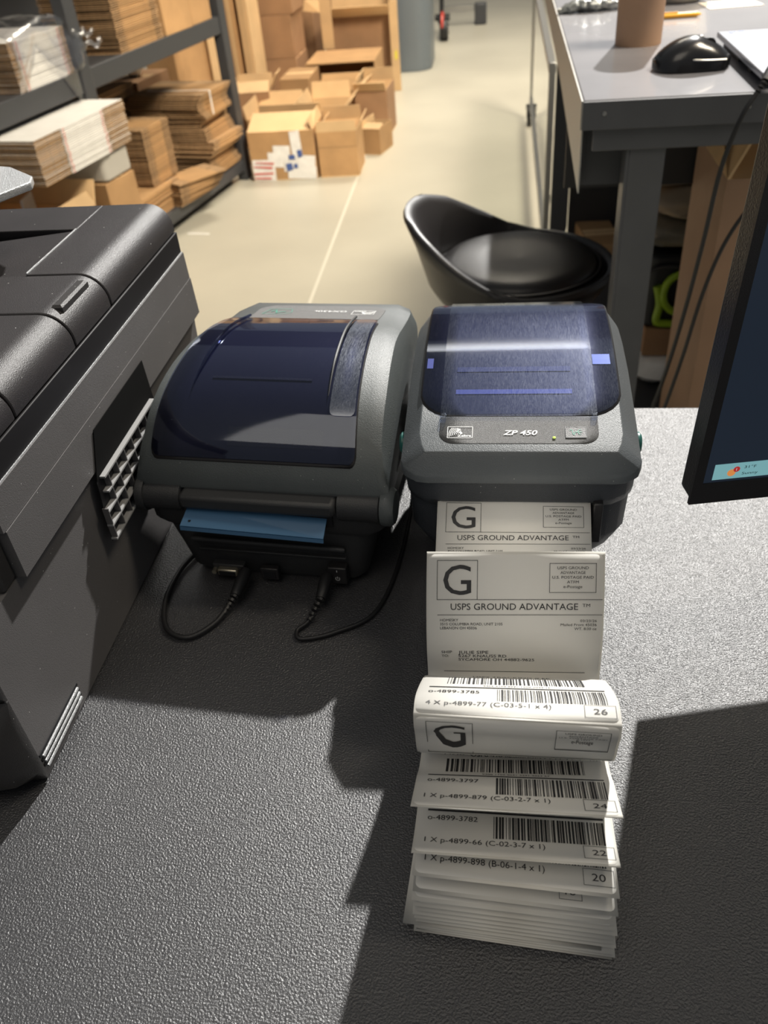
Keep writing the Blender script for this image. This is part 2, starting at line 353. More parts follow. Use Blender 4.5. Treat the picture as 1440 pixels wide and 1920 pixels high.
def top_block(I):
    I.frame(.0062,.0303,.0050,.0288,.0003)
    I.text('G',.0100,.0256,.0176,.0165)
    I.frame(.0722,.0992,.0068,.0245,.00028)
    for q,(t,wd) in enumerate((('USPS GROUND',.0180),('ADVANTAGE',.0145),('U.S. POSTAGE PAID',.0238),('ATFM',.0068),('e-Postage',.0108))):
        I.text(t,.0857,.0104+.0028*q,.0016,wd,'C')
    I.rect(.0303,.1030,.02855,.02885)
    I.text('USPS GROUND ADVANTAGE',.0145,.0350,.0039,.0745); I.text('TM',.0915,.0332,.0019,.0044)
    I.rect(.0066,.1030,.0380,.0383)
    for q,(t,wd) in enumerate((('HOMESKY',.0108),('3515 COLUMBIA ROAD, UNIT 2105',.0370),('LEBANON OH 45036',.0218))):
        I.text(t,.0082,.0422+.0025*q,.0016,wd)
    for q,(t,wd) in enumerate((('03/23/26',.0095),('Mailed From 45036',.0208),('WT. 8.00 oz',.0128))):
        I.text(t,.1000,.0426+.0025*q,.0015,wd,'R')
def mid_block(I):
    I.text('SHIP',.0088,.0636,.0019,.0064); I.text('TO:',.0088,.0668,.0019,.0044)
    I.text('JULIE SIPE',.0190,.0640,.0023,.0180); I.text('5267 KNAUSS RD',.0190,.0670,.0023,.0288); I.text('SYCAMORE OH 44882-9625',.0190,.0702,.0023,.0455)
    I.rect(.0100,.0950,.0800,.0804)
def bot_block(I,track,order,item,num,seed,shift=0,bw=.0):
    I.text('USPS TRACKING # EP',.0505,.1027,.0026,.0440,'C')
    barcode(I,.0150,.0900,.1045,.1165,seed)
    I.text(track,.0530,.1200,.0015,.0360,'C')
    I.rect(.0060,.0990,.1215,.1225)
    I.text(order,.0062,.1290,.0030,.0270); barcode(I,.0425,.0990,.1240,.1385,seed+1,.00036)
    I.text(item,.0058,.1435,.0033,.0640)
    a,b=(.0862,.1020) if not shift else (.0750,.0870)
    I.frame(a,b,.1392,.1482,.00025); I.text(num,(a+b)/2,.1458,.0036,.0068,'C')
def sticker(tbl,ink=None):
    """tbl: list of (v, key parameter) along this label"""
    fine=[]
    for (va,ta),(vb,tb_) in zip(tbl,tbl[1:]):
        n_=24; q_=[spt(.052,ta+(tb_-ta)*i/n_) for i in range(n_+1)]; d_=[0]
        for i in range(n_): d_.append(d_[-1]+(q_[i+1]-q_[i]).length)
        for i in range(n_+(1 if tb_==tbl[-1][1] else 0)): fine.append((va+(vb-va)*d_[i]/max(d_[-1],1e-9),ta+(tb_-ta)*i/n_))
    def fn(off): return slocal(lambda u,v: spt(u,lin(fine,v),off))
    v0=tbl[0][0]; v1=tbl[-1][0]
    N=110; Vv=[];Ff=[]
    for q in range(N+1):
        v=.0015+(.1505-.0015)*(1-math.cos(PI*q/N))/2; v=max(v0,v)
        r_=.0032; dv=min(v-.0015,.1505-v); ins=.0012+(r_-math.sqrt(max(0,r_*r_-(r_-dv)**2)) if dv<r_ else 0)
        Vv+=[fn(.00022)(ins,v),fn(.00022)(.052,v),fn(.00022)(.104-ins,v)]
    for q in range(N): Ff+=[(q*3,q*3+1,q*3+4,q*3+3),(q*3+1,q*3+2,q*3+5,q*3+4)]
    st=mesh('sticker',Vv,Ff,'paper',strip,smooth=40,solid=.0001)
    if ink: ink.build('printing','ink',st,fn(.00050))
    return st
I=Ink(); top_block(I); sticker([(.0015,iA0),(.0445,iA1),(.151,iB0-.02)],I)
I=Ink(); top_block(I); mid_block(I); bot_block(I,'9305 5109 8991 1209 2049 16','o-4899-3785','4 X p-4899-77 (C-03-5-1 x 4)','26',3)
sticker([(0,iB0+.01),(.021,iB1),(.044,iB2),(.062,iB3),(.083,iB4),(.092,iBv),(.0985,iC0),(.130,iC1),(.152,iF1-.01)],I)
I=Ink(); top_block(I); sticker([(0,iF1+.01),(.020,iF1b),(.037,iF1c),(.152,iR1-.01)],I)
I=Ink(); bot_block(I,'9300 1109 9041 3291 4363 57','o-4899-3797','1 X p-4899-879 (C-03-2-7 x 1)','24',11)
sticker([(0,iR1+.01),(.05,iR1+1),(.098,iD0),(.127,iD1),(.152,iF2-.01)],I)
I=Ink(); bot_block(I,'','o-4899-3782','1 X p-4899-66 (C-02-3-7 x 1)','22',21) if False else None
def bb(order,item,num,seed,shift=0):
    I=Ink()
    if order:
        I.rect(.0060,.0990,.1185,.1198)
        I.text(order,.0062,.1258,.0033,.0268); barcode(I,.0415,.0990,.1215,.1370,seed,.00036)
    if item:
        if not order: barcode(I,.0415,.0990,.1310,.1370,seed,.00036)
        I.text(item,.0058,.1425,.0037,.0620)
    a,b=(.0870,.1025) if not shift else (.0752,.0868)
    I.frame(a,b,.1378,.1472,.00025)
    if num: I.text(num,(a+b)/2,.1445,.0040,.0068 if not shift else .0052,'C')
    return I
sticker([(0,iR2+.01),(.075,iE0),(.125,iE1),(.152,iF3-.01)],bb('o-4899-3782','1 X p-4899-66 (C-02-3-7 x 1)','22',21))
sticker([(0,iR3+.01),(.070,iG0),(.152,iF4-.01)],bb(None,'1 X p-4899-898 (B-06-1-4 x 1)','20',31))
sticker([(0,iR4+.01),(.066,iH0),(.152,iF5-.01)],bb(None,None,'18',31,1))
for q in range(5):
    sticker([(0,iRR[q]+.01),(.06,iRR[q]+1),(.152,iF[q]-.01)],bb(None,None,None,1,1) if q==0 else None)
# ------------------------------------------------------------------ right label printer
CX=.0135
zp=empty('label_printer','slate-grey desktop label printer with blue smoked lid window, feeding the white label strip','printer',(CX,.56,DZ))
ZL=Vector((CX,.56,DZ))
def L3(x,y,z): return Vector((x,y,z))-ZL
b=MB(); rings=[]
for (x0,x1,y0,y1,z,r_) in ((-.040,.067,.515,.655,.7512,.02),(-.044,.071,.508,.658,.758,.02),(-.058,.086,.486,.664,.790,.024),(-.0650,.0920,.4735,.667,.812,.026),(-.0660,.0932,.4695,.668,.8445,.028)):
    rings.append([p-ZL for p in rrect(x0,x1,y0,y1,r_,z)])
b.loft(rings); b.build('base_shell','zp_body',zp,smooth=40)
b=MB(); rings=[[p-ZL for p in rrect(x0,x1,y0,y1,r_,z)] for (x0,x1,y0,y1,z,r_) in ((-.0645,.0915,.471,.667,.8446,.026),(-.0665,.0935,.4640,.6685,.8475,.028),(-.0665,.0935,.4592,.6690,.8560,.028),(-.0670,.0940,.4580,.6690,.8716,.028))]
b.loft(rings); b.build('lower_lid','zp_body',zp,smooth=40)
# media slot (recess beside the paper)
MB().box(-.0445,.0640,.4615,.474,.8508,.8552).build('media_slot','opening_shade',zp,loc=(-ZL.x,-ZL.y,-ZL.z))
MB().box(.0635,.070,.455,.474,.822,.856).build('tear_bar_end','plastic_black',zp,loc=(-ZL.x,-ZL.y,-ZL.z),bevel=.001)
MB().loft([[p-ZL for p in rrect(-.0655,.0925,.4595,.668,.028,z)] for z in (.8714,.8728)]).build('lid_seam','plastic_black',zp)
# upper lid: sections along y
TOP=[(.458,.8925),(.48,.8965),(.50,.9005),(.53,.9055),(.57,.9110),(.61,.9125),(.64,.9105),(.662,.905)]
rows=[]
def lidsec(y,hw,zb,zs,zt,c):
    xs=[-hw+.001,-hw,-hw,-hw+c]; zs_=[zb,zb+.001,zs,zt]
    P=[(x,z) for x,z in zip(xs,zs_)]+[(-x,z) for x,z in zip(xs[::-1],zs_[::-1])]
    return [Vector((CX+x,y,z))-ZL for x,z in P]
secs=[(.4550,.062,.8725,.8775,.8785,.010),(.4565,.070,.8725,.8785,.8815,.016),(.4605,.0755,.8725,.8795,.8905,.0155),(.4630,.0780,.8725,.8800,.8932,.0150),(.470,.0805,.8725,.881,.8948,.0148)]
for y in (.48,.50,.53,.57,.61,.64,.655): secs.append((y,.0812,.8725,smo(TOP,y)-.018,smo(TOP,y),.0135))
secs.append((.664,.078,.8725,.884,.902,.0135)); secs.append((.669,.074,.8725,.880,.893,.012))
b=MB(); b.loft([lidsec(*s) for s in secs]); b.build('lid','zp_lid',zp,bevel=.0022,seg=2)
def onlid(x,y,o=0): return Vector((x,y,smo(TOP,y)+o))-ZL
def patch(name,m,x0,x1,y0,y1,rf,rb,off,th,parent,surf=onlid,bev=0):
    """sheet following the lid: rows along y with corner-rounded width"""
    N=22; Vv=[];Ff=[]
    for q in range(N+1):
        y=y0+(y1-y0)*(1-math.cos(PI*q/N))/2
        ins=0
        if y-y0<rf: ins=rf-math.sqrt(max(0,rf*rf-(rf-(y-y0))**2))
        if y1-y<rb: ins=max(ins,rb-math.sqrt(max(0,rb*rb-(rb-(y1-y))**2)))
        for u in range(7): Vv.append(surf(x0+ins+(x1-x0-2*ins)*u/6,y,off))
    for q in range(N): Ff+=[(q*7+u,q*7+u+1,(q+1)*7+u+1,(q+1)*7+u) for u in range(6)]
    return mesh(name,Vv,Ff,m,parent,solid=th,smooth=60)
patch('window_well','navy2',-.0545,.0815,.4975,.660,.022,.012,.0003,.0003,zp)
win=patch('lid_window','glass_zp',-.0550,.0820,.4970,.6605,.023,.012,.0013,.0,zp)
patch('window_gasket','plastic_black',-.0562,.0832,.4958,.661,.024,.012,.00025,.0002,zp)
M['inner_part1']=mat('blue_internal_part',(.24,.28,.62),.5); M['inner_part2']=mat('blue_grey_internal_part',(.10,.11,.20),.5); M['inner_part3']=mat('bright_internal_part',(.20,.38,.95),.4)  # plain colours of the inner parts, no emission
for x0,x1,y0,y1,m in ((-.031,.050,.5185,.5235,'inner_part1'),(-.031,.050,.5435,.5490,'inner_part2'),(.066,.0785,.551,.563,'inner_part3'),(-.0535,-.049,.548,.560,'inner_part1')):
    Ii=Ink(); Ii.rect(x0,x1,y0,y1,2); Ii.build('internal_rail',m,zp,lambda u,v:onlid(u,v,.0007))
def arch(x,y,o=0): return onlid(x,y,o)+Vector((0,0,.0015))
cl=patch('clear_cover','clear',-.0405,.0655,.4945,.661,.0008,.0008,.0024,0,zp)
MB().box(-.0405,-.0365,.4880,.4960,.8995,.9030).build('cover_tab','clear',zp,loc=-ZL,bevel=.0008)
MB().box(.0615,.0655,.4915,.4960,.8995,.9030).build('cover_tab','clear',zp,loc=-ZL,bevel=.0008)
pn=patch('control_panel','panel',-.0405,.0655,.4700,.4955,.010,.0006,.0004,.0003,zp)
Ii=Ink(); Ii.rect(.0437,.0573,.4747,.4848,3,3); btn=Ii.build('feed_button','plastic_dark',zp,lambda u,v: onlid(u,v,.0010))
def oncp(o): return lambda u,v: onlid(u,v,o)
Ii=Ink(); V2,F2=text2d('ZP 450',.0042,.0228,bold=.02,shear=.22)
def addt(I,V2,F2,u,v,flip=1):
    n=len(I.V); I.V+=[(u+a*flip,v+b*flip) for a,b in V2]; I.F+=[tuple(i+n for i in f) for f in F2]
addt(Ii,V2,F2,.0025,.4775)
Ii.build('model_name','white_print',zp,oncp(.0009))
def zebra_logo(I,cx,cy,s,f=1):
    P=lambda a,b:(cx+a*s*f,cy+b*s*f)
    fr=[(-1,-.62),(1,-.62),(1,.62),(-1,.62),(-1,-.62)]; I.stroke([P(*q) for q in fr],s*.05)
    for q in range(6):                      # mane stripes curving over the neck
        a0=-.86+q*.13
        I.stroke([P(a0+.02*q,-.50+.07*q),P(a0-.02,-.12+.03*q),P(a0+.06,.24-.01*q),P(a0+.22,.50-.015*q)],s*.055)
    for q in range(3):
        I.stroke([P(-.22+q*.10,.48-q*.06),P(-.16+q*.11,.26-q*.04),P(-.27+q*.13,.02)],s*.05)
    I.poly([P(.02,.10),P(.18,-.02),P(.20,-.16),P(.08,-.24),P(-.04,-.12),P(-.10,.02)])
    V2,F2=text2d('Zebra',.22*s,1.12*s,bold=.03); addt(I,V2,F2,P(-.20,-.50)[0],P(-.20,-.50)[1],f)
Ii=Ink(); zebra_logo(Ii,-.0265,.4800,.0084); Ii.build('maker_logo','white_print',zp,oncp(.0009))
Ii=Ink(); bx=lambda a,b:(.0505+a*.001,.4797+b*.001)
Ii.stroke([bx(-4,1.5),bx(-3,2.4),bx(-2.2,1.5),bx(-2,-1.5),bx(-1.4,-2.6),bx(-.8,-1.5),bx(-.8,0),bx(4,0)],.0005); Ii.stroke([bx(1,0),bx(2,2),bx(3.4,2)],.0005); Ii.stroke([bx(1.4,0),bx(2.2,-2),bx(3.2,-2)],.0005)
Ii.build('feed_symbol','green_print',zp,lambda u,v:onlid(u,v,.00125))
Ii=Ink(); Ii.frame(.0437,.0573,.4747,.4848,.00025,1); Ii.build('button_outline','gx_lid',zp,lambda u,v:onlid(u,v,.00118))
MB().lathe([(.0001,.8962),(.0011,.8962),(.0011,.8968),(.0001,.8972)],(.0362,.4748,0),14).build('status_light','led',zp,loc=-ZL)
for sx in (-1,1):
    b=MB(); cx=CX+sx*.0803
    b.lathe([(.0005,-.004),(.008,-.004),(.008,.003),(.006,.0045),(.0005,.005)] if sx>0 else [(.0005,.004),(.008,.004),(.008,-.003),(.006,-.0045),(.0005,-.005)],(cx,.505,.872),18,axis='x').build('lid_latch','teal',zp,loc=-ZL,smooth=40)
# ------------------------------------------------------------------ left label printer (seen from the rear)
gx=empty('label_printer','charcoal desktop label printer seen from its rear ports, smoked curved lid window','printer',(-.1785,.487,DZ),R(-4.6))
# local: y forward (away), x right, z above desk
GT=[(0,.0975),(.006,.112),(.014,.1235),(.028,.136),(.045,.1455),(.07,.1530),(.095,.1565),(.125,.1565),(.150,.1520),(.170,.1465),(.200,.1400),(.232,.1345),(.243,.127)]
GW=[(0,.0955),(.06,.0925),(.12,.0875),(.17,.0845),(.22,.0825),(.236,.078),(.243,.070)]
def gtop(y): return smo(GT,y)
def gsec(y,zb):
    hw=lin(GW,y)+.004; zt=gtop(y); c=.016 if y>.02 else .006+.01*y/.02; zs=zt-min(.018,max(.006,(zt-zb)*.5))
    P=[(-hw,zb),(-hw,zs),(-hw+c*.35,zt-.0045),(-hw+c,zt)]
    P=P+[(-x,z) for x,z in P[::-1]]
    return [Vector((x,y,z)) for x,z in P]
b=MB(); b.loft([gsec(y,lin([(0,.0895),(.03,.0800),(.243,.060)],y)) for y in (0,.003,.006,.010,.014,.02,.028,.036,.045,.057,.07,.083,.095,.11,.125,.138,.15,.16,.17,.185,.2,.216,.232,.238,.243)])
b.build('lid','gx_lid',gx,smooth=35)
def ongx(x,y,o=0): return Vector((x,y,gtop(y)+o))
# front-bottom shell
b=MB(); b.loft([rrect(-hw,hw,y0,y1,r_,z) for hw,y0,y1,r_,z in ((.070,.006,.225,.012,.0012),(.0745,.002,.230,.012,.008),(.080,.000,.236,.014,.030),(.0875,-.001,.240,.016,.0545))]); b.build('base_shell','gx_body',gx,smooth=40)
b=MB(); b.loft([rrect(-hw,hw,y0,y1,r_,z) for hw,y0,y1,r_,z in ((.0900,-.002,.241,.014,.0547),(.0955,-.004,.243,.014,.0600),(.0975,-.004,.244,.016,.0850))]); b.build('middle_shell','gx_body',gx,smooth=40)
# hinge barrel along the rear and its end caps
b=MB(); b.lathe([(.0105,-.096),(.0125,-.094),(.0125,-.064),(.0105,-.063)],(0,.004,.0795),20,axis='x').build('hinge_barrel','gx_body',gx,smooth=40)
b=MB(); b.lathe([(.0105,.060),(.0125,.061),(.0125,.092),(.0105,.094)],(0,.004,.0795),20,axis='x').build('hinge_barrel','gx_body',gx,smooth=40)
b=MB(); b.lathe([(.0142,.0935),(.0148,.096),(.0148,.1005),(.0125,.1035),(.0005,.1045)],(0,.004,.0800),24,axis='x').build('hinge_cap','gx_lid',gx,smooth=40)
b=MB(); b.lathe([(.0142,-.0935),(.0148,-.096),(.0148,-.0995),(.0125,-.1015),(.0005,-.1025)],(0,.004,.0800),24,axis='x').build('hinge_cap','gx_body',gx,smooth=40)
MB().box(-.062,.060,-.0125,.006,.0780,.0900).build('rear_bar','gx_body',gx,bevel=.003)
MB().box(-.056,.056,-.0058,.002,.0640,.0785).build('rear_slot','opening_shade',gx)
b=MB(); P=[(-.058,-.004,.0765),(.052,-.004,.0720),(.052,-.020,.0640),(-.060,-.022,.0690)]; b.add(P,[(0,1,2,3)]); bs=b.build('fanfold_tongue','blue_sheet',gx,solid=.0012); tag(bs,'blue plastic strip poking out of the rear slot')
b=MB(); b.add([(-.060,-.022,.069),(.052,-.020,.064),(.052,-.0205,.0612),(-.060,-.0225,.0662)],[(0,1,2,3)]); b.build('tongue_lip','blue_sheet',gx,solid=.0008)
MB().lathe([(.0001,0),(.0011,0),(.0011,.0008),(.0001,.0008)],(-.0535,-.018,.0712),10).build('rivet_hole','opening_shade',gx)
MB().box(-.060,.062,-.0035,.002,.0300,.0315).build('ledge_line','gx_body',gx,bevel=.0005)
# rear recess band
MB().tube(crom([(-.062,-.003,.040),(-.057,-.0042,.042),(.0,-.0042,.0415),(.055,-.0042,.041),(.060,-.003,.039)],5),.0022,8).build('moulded_rib','gx_body',gx,smooth=50)
# window
def wsurf(off): 
    def f(x,y,o=0): 
        k_=lin([(0,1.0),(.175,.83)],y); return Vector((x*k_-.004,y,gtop(max(y,.004))+o))
    return f
def gpatch(name,m,x0,x1,y0,y1,rf,rb,off,th):
    N=30; Vv=[];Ff=[]; f=wsurf(0)
    for q in range(N+1):
        y=y0+(y1-y0)*(1-math.cos(PI*q/N))/2; ins=0
        if y-y0<rf: ins=rf-math.sqrt(max(0,rf*rf-(rf-(y-y0))**2))
        if y1-y<rb: ins=max(ins,rb-math.sqrt(max(0,rb*rb-(rb-(y1-y))**2)))
        for u in range(9): Vv.append(f(x0+ins+(x1-x0-2*ins)*u/8,y,off))
    for q in range(N): Ff+=[(q*9+u,q*9+u+1,(q+1)*9+u+1,(q+1)*9+u) for u in range(8)]
    return mesh(name,Vv,Ff,m,gx,solid=th,smooth=60)
gpatch('window_well','navy',-.0800,.0790,.0065,.1700,.004,.008,.0006,.0003)
gpatch('window_gasket','plastic_black',-.0815,.0805,.0055,.1715,.005,.009,.0004,.0003)
gpatch('lid_window','glass_gx',-.0808,.0798,.0060,.1708,.005,.009,.0026,0)
gpatch('window_band','glass_band',.0585,.0785,.030,.1690,.004,.008,.0034,0)  # hazy strip added for the sunlit sheen right of the window
for x_,nm in ((-.058,'l'),(.056,'r')):
    f=wsurf(0); P=[f(x_*(1.0),y,.0022+.0026*min(1,max(0,(y-.045)/.03))) for y in [.045+.0063*q for q in range(21)]]
    MB().tube(P,[.0003+.0009*min(1,q/6) for q in range(21)],6).build('window_ridge','glass_gx' if nm=='l' else 'black',gx,smooth=50)
# inside of the lid: spool and a frame seen through the window
for x0,x1,y0,y1,m in ((-.02,.055,.012,.022,'inner_part2'),(-.045,.040,.060,.062,'inner_part2')):
    Ii=Ink(); Ii.rect(x0,x1,y0,y1,3); Ii.build('internal_frame','gx_body',gx,lambda u,v:wsurf(0)(u,v,.0014))
# front control panel with upside-down print
gf=lambda u,v:Vector((u,v,gtop(v)+.0011))
P=[]; N=8
Vv=[];Ff=[]
for q in range(N+1):
    y=.178+.042*q/N; ins=0 if q<N-2 else (.004 if q==N-1 else (.012 if q==N else 0))
    Vv+=[Vector((-.058+ins,y,gtop(y)+.0006)),Vector((.060-ins,y,gtop(y)+.0006))]
for q in range(N): Ff.append((2*q,2*q+1,2*q+3,2*q+2))
mesh('control_panel',Vv,Ff,'panel',gx,solid=.0003)
Ii=Ink(); V2,F2=text2d('GX430t',.0042,.030,bold=.01); addt(Ii,V2,F2,.026,.205,-1); Ii.build('model_name','white_print',gx,gf)
Ii=Ink(); zebra_logo(Ii,.042,.200,.0100,-1); Ii.build('maker_logo','white_print',gx,gf)
Ii=Ink(); Ii.stroke([(-.050,.192),(-.030,.192),(-.024,.198),(-.026,.208),(-.046,.208),(-.050,.192)],.0006); Ii.stroke([(-.044,.200),(-.040,.205),(-.038,.196),(-.034,.200),(-.030,.200)],.0012); Ii.build('feed_symbol','green_print',gx,gf)
# rear ports
MB().box(-.0520,-.0250,-.0045,.004,.0050,.0160).build('port_plate','gx_body',gx,bevel=.0008)
ps=MB().box(-.0470,-.0300,-.0085,-.003,.0070,.0135).build('serial_port','brass',gx,bevel=.0012)
MB().box(-.0455,-.0315,-.0089,-.0080,.0082,.0123).build('port_core','opening_shade',ps)
for x in (-.0500,-.0272): MB().lathe([(.0005,-.0085),(.0020,-.0085),(.0022,-.004)],(x,0,.0103),10,axis='y').build('port_screw','brass',gx)
us=MB().box(-.0105,.0045,-.0062,-.0008,.0050,.0165).build('usb_port','plastic_black',gx,bevel=.0008)
MB().box(-.0080,.0020,-.0066,-.0060,.0070,.0135).build('port_core','opening_shade',us)
sw=MB().box(.0470,.0620,-.0080,.002,.0080,.0245).build('power_switch','plastic_black',gx,bevel=.001)
Ii=Ink(); Ii.stroke([(.0545,.0205),(.0545,.0225)],.0004)
arc=[(.0545+.0017*math.cos(R(a)),.0138+.0017*math.sin(R(a))) for a in range(130,411,20)]; Ii.stroke(arc,.0004); Ii.stroke([(.0545,.0138),(.0545,.0160)],.0004)
Ii.build('power_symbol','white_print',sw,lambda u,v:Vector((u,-.00815,v)))
# cables (each a thing)
def cable(name,label,P,r,m='black',plug=None,group=None):
    o=empty(name,label,'cable',P[0],group=group); q=Vector(P[0]); pts=crom(P,8)
    MB().tube([p-q for p in pts],r,8).build('cord',m,o,smooth=60)
    if plug:
        MB().tube([Vector(p)-q for p in plug[0]],plug[1],12).build('plug',m,o,smooth=50)
        a,b_=Vector(plug[0][-1])-q,Vector(plug[2])-q
        for k_ in range(5): 
            c=a.lerp(b_,(k_+.3)/5); d_=(b_-a).normalized()*.0011; MB().tube([c-d_,c+d_],plug[1][-1]*(.85-.08*k_),10).build('strain_ring',m,o)
    return o
cable('usb_cable','black cable looping to the left below the rear serial port of the left printer',[(-.207,.449,.7590),(-.215,.432,.7545),(-.232,.417,.7535),(-.252,.425,.7535),(-.263,.455,.7535),(-.262,.492,.7535),(-.255,.520,.7535),(-.262,.56,.7535)],.0021,plug=([(-.2005,.4795,.7655),(-.202,.468,.7640),(-.2045,.456,.7605)],[.0048,.0052,.0042],(-.2105,.439,.7560)))
cable('power_cable','short black ribbed power cord drooping from the rear below the power switch',[(-.138,.442,.757),(-.144,.434,.7545),(-.150,.428,.7529),(-.145,.420,.7527),(-.120,.428,.7527),(-.092,.452,.7527),(-.079,.52,.7527),(-.076,.62,.7527)],.0016,plug=([(-.1335,.4750,.7655),(-.134,.466,.7650),(-.1355,.455,.7610)],[.0050,.0050,.0040],(-.1425,.434,.7555)))
# ------------------------------------------------------------------ large black office printer on the left
PX=-.288
bp=empty('office_printer','large black and charcoal office printer standing at the left end of the desk','printer',(-.50,.50,DZ))
BL=Vector((-.50,.50,DZ))
def bl(o): o.location=-BL; return o
XL=-.72
# lower body (slightly recessed), with chassis front
b=MB()
prof=[(.292,.7515),(.292,.8795),(.716,.8795),(.700,.7515)]
b.loft([[Vector((x,y,z)) for y,z in prof] for x in (XL,PX-.0025)])
bl(b.build('lower_body','plastic_side',bp))
b=MB(); prof=[(.3465,.8796),(.3465,.9150),(.7135,.9150),(.7165,.8796)]
b.loft([[Vector((x,y,z)) for y,z in prof] for x in (XL,PX+.0035)])
bl(b.build('side_panel','plastic_side',bp))
b=MB(); prof=[(.3445,.9155),(.3445,.9400),(.7115,.9400),(.7130,.9155)]
b.loft([[Vector((x,y,z)) for y,z in prof] for x in (XL,PX+.003)])
bl(b.build('upper_side_panel','plastic_side',bp))
b=MB().box(XL,PX+.0015,.345,.711,.9403,.9590); bl(b.build('dark_band','band',bp,bevel=.0008))
b=MB().box(XL,PX+.0022,.3448,.7112,.9395,.9408); bl(b.build('band_trim','silver',bp))
# top covers with rounded side edge : profile in xz swept in y
def cover(name,y0,y1,m,zt=.985,x0=XL,zb=.960,xr=PX+.0005,r_=.020):
    P=[(x0,zb),(x0,zt)]+[(xr-r_+r_*math.sin(R(a)),zt-r_+r_*math.cos(R(a))) for a in range(0,91,10)]+[(xr,zb)]
    b=MB(); b.loft([[Vector((x,y,z)) for x,z in P] for y in (y0,y1)]); return bl(b.build(name,m,bp,bevel=.0009))
# rear cover is a ring round the output tray: right strip + back strip
cover('rear_cover',.5575,.710,'plastic_cover',x0=-.3475)
b=MB().box(XL,-.3475,.652,.710,.960,.985); bl(b.build('rear_cover_back','plastic_cover',bp,bevel=.0009))
b=MB(); b.add([(XL,.5575,.974),(-.3485,.5575,.9835),(-.3485,.6515,.9835),(XL,.6515,.948),(XL,.5575,.945),(-.3485,.5575,.945),(-.3485,.6515,.945),(XL,.6515,.940)],[(0,1,2,3),(7,6,5,4),(0,4,5,1),(1,5,6,2),(2,6,7,3),(3,7,4,0)])
bl(b.build('output_tray','plastic_cover',bp))
b=MB().tube([(-.3478,.5590,.9852),(-.3478,.651,.9852)],.0007,6); bl(b.build('tray_edge_highlight','silver',bp))  # thin bright line painted as the highlight on the tray edge
cover('front_flap',.4915,.5555,'plastic_cover')
cover('front_cover',.400,.4895,'plastic_cover'); cover('nose_cover',.345,.3985,'plastic_cover',zt=.984)
b=MB(); b.loft([[Vector((x,y,.980+dz)) for x,y in ((-.3030+k_,.5010+k_),(-.2945-k_,.5010+k_),(-.2945-k_,.5450-k_),(-.3030+k_,.5450-k_))] for dz,k_ in ((-.008,0),(.0040,0),(.0056,.0016))]); bl(b.build('flap_rib','plastic_dark',bp))
bl(MB().box(PX-.03,PX-.001,.4915,.5555,.9592,.9602).build('flap_gap','opening_shade',bp))
# side vent : near-black sheets paint the recess shade behind a lattice of fins
Ii=Ink(); 
for q in [[(.470,.906),(.571,.9065),(.5725,.868),(.560,.850),(.556,.828),(.446,.8235),(.4525,.874)]]: Ii.poly(q)
bl(Ii.build('vent_cell_shade','opening_shade',bp,lambda y,z:Vector((PX+.0041,y,z))))
vent=bl(MB().add([(PX+.0042,.470,.906),(PX+.0042,.571,.9065),(PX+.0042,.573,.870),(PX+.0042,.4525,.874)],[(0,1,2,3)]).build('vent_top_shade','vent_shade',bp,solid=.0004))  # flat black sheet painted as the shadow in the top of the vent
vb=MB()
zs_=[.8740,.8620,.8500,.8380,.8262]
for q,z in enumerate(zs_):
    y0=lin([(.824,.4455),(.853,.4475),(.860,.456),(.905,.460)],z); y1=lin([(.826,.560),(.88,.566)],z)
    bl(MB().box(PX+.0040,PX+.0088,y0,y1,z-.0007,z+.0007).build('vent_fin','fin',bp))
for c in range(8):
    y=.4475+.0158*c
    zt_=.8735 if y>.457 else .853
    bl(MB().box(PX+.0040,PX+.0086,y-.0005,y+.0005,.8264,zt_).build('vent_divider','plastic_side',bp))
# front face panels (near the camera, bottom left)
def front(name,z0,z1,bul,x1,m):
    rr=[]
    for z in [z0+(z1-z0)*q/6 for q in range(7)]:
        t=(z-z0)/(z1-z0); dy=-bul*math.sin(PI*min(1,.25+t*.75))**.6 if 0 else -bul*(1-(2*t-1)**4)
        rr.append([Vector((XL,.292,z)),Vector((XL,.285+dy,z)),Vector((x1-.03,.286+dy,z)),Vector((x1-.010,.288+dy*.8,z)),Vector((x1,.2905+dy*.25,z)),Vector((x1,.292,z))])
    b=MB(); b.loft(rr); return bl(b.build(name,m,bp,smooth=50))
front('paper_tray_front',.7530,.8290,.022,PX-.001,'plastic_dark')
front('front_door',.8300,.8790,.020,PX-.001,'plastic_dark')
bl(MB().box(XL,PX-.002,.330,.346,.8796,.940).build('front_upper','plastic_dark',bp,bevel=.003))
for q in range(3):      # bottom louvres
    z=.7690-q*.0048; b=MB().tube([(PX-.0015,.296,z-.0005),(PX-.0015,.352,z)],.0012,6); bl(b.build('louvre','silver',bp))
    bl(MB().box(PX-.0026,PX-.0019,.294,.354,z+.0009,z+.0030).build('louvre_slot','opening_shade',bp))
for x in (-.70,-.31):
    for y in (.31,.68): bl(MB().lathe([(.009,.7500),(.009,.7516)],(x,y,0),12).build('foot','black',bp))
# silver document support hanging over its back edge
b=MB(); zt=1.034
Pq=[(-.47,.575),(-.372,.578),(-.3545,.617),(-.3600,.632),(-.392,.660),(-.47,.690)]
b.loft([[Vector((x,y,z)) for x,y in Pq] for z in (zt-.006,zt)]); bl(b.build('document_support','silver',bp,bevel=.001))
bl(MB().box(-.47,-.44,.60,.67,.985,1.029).build('support_post','plastic_dark',bp,bevel=.002))
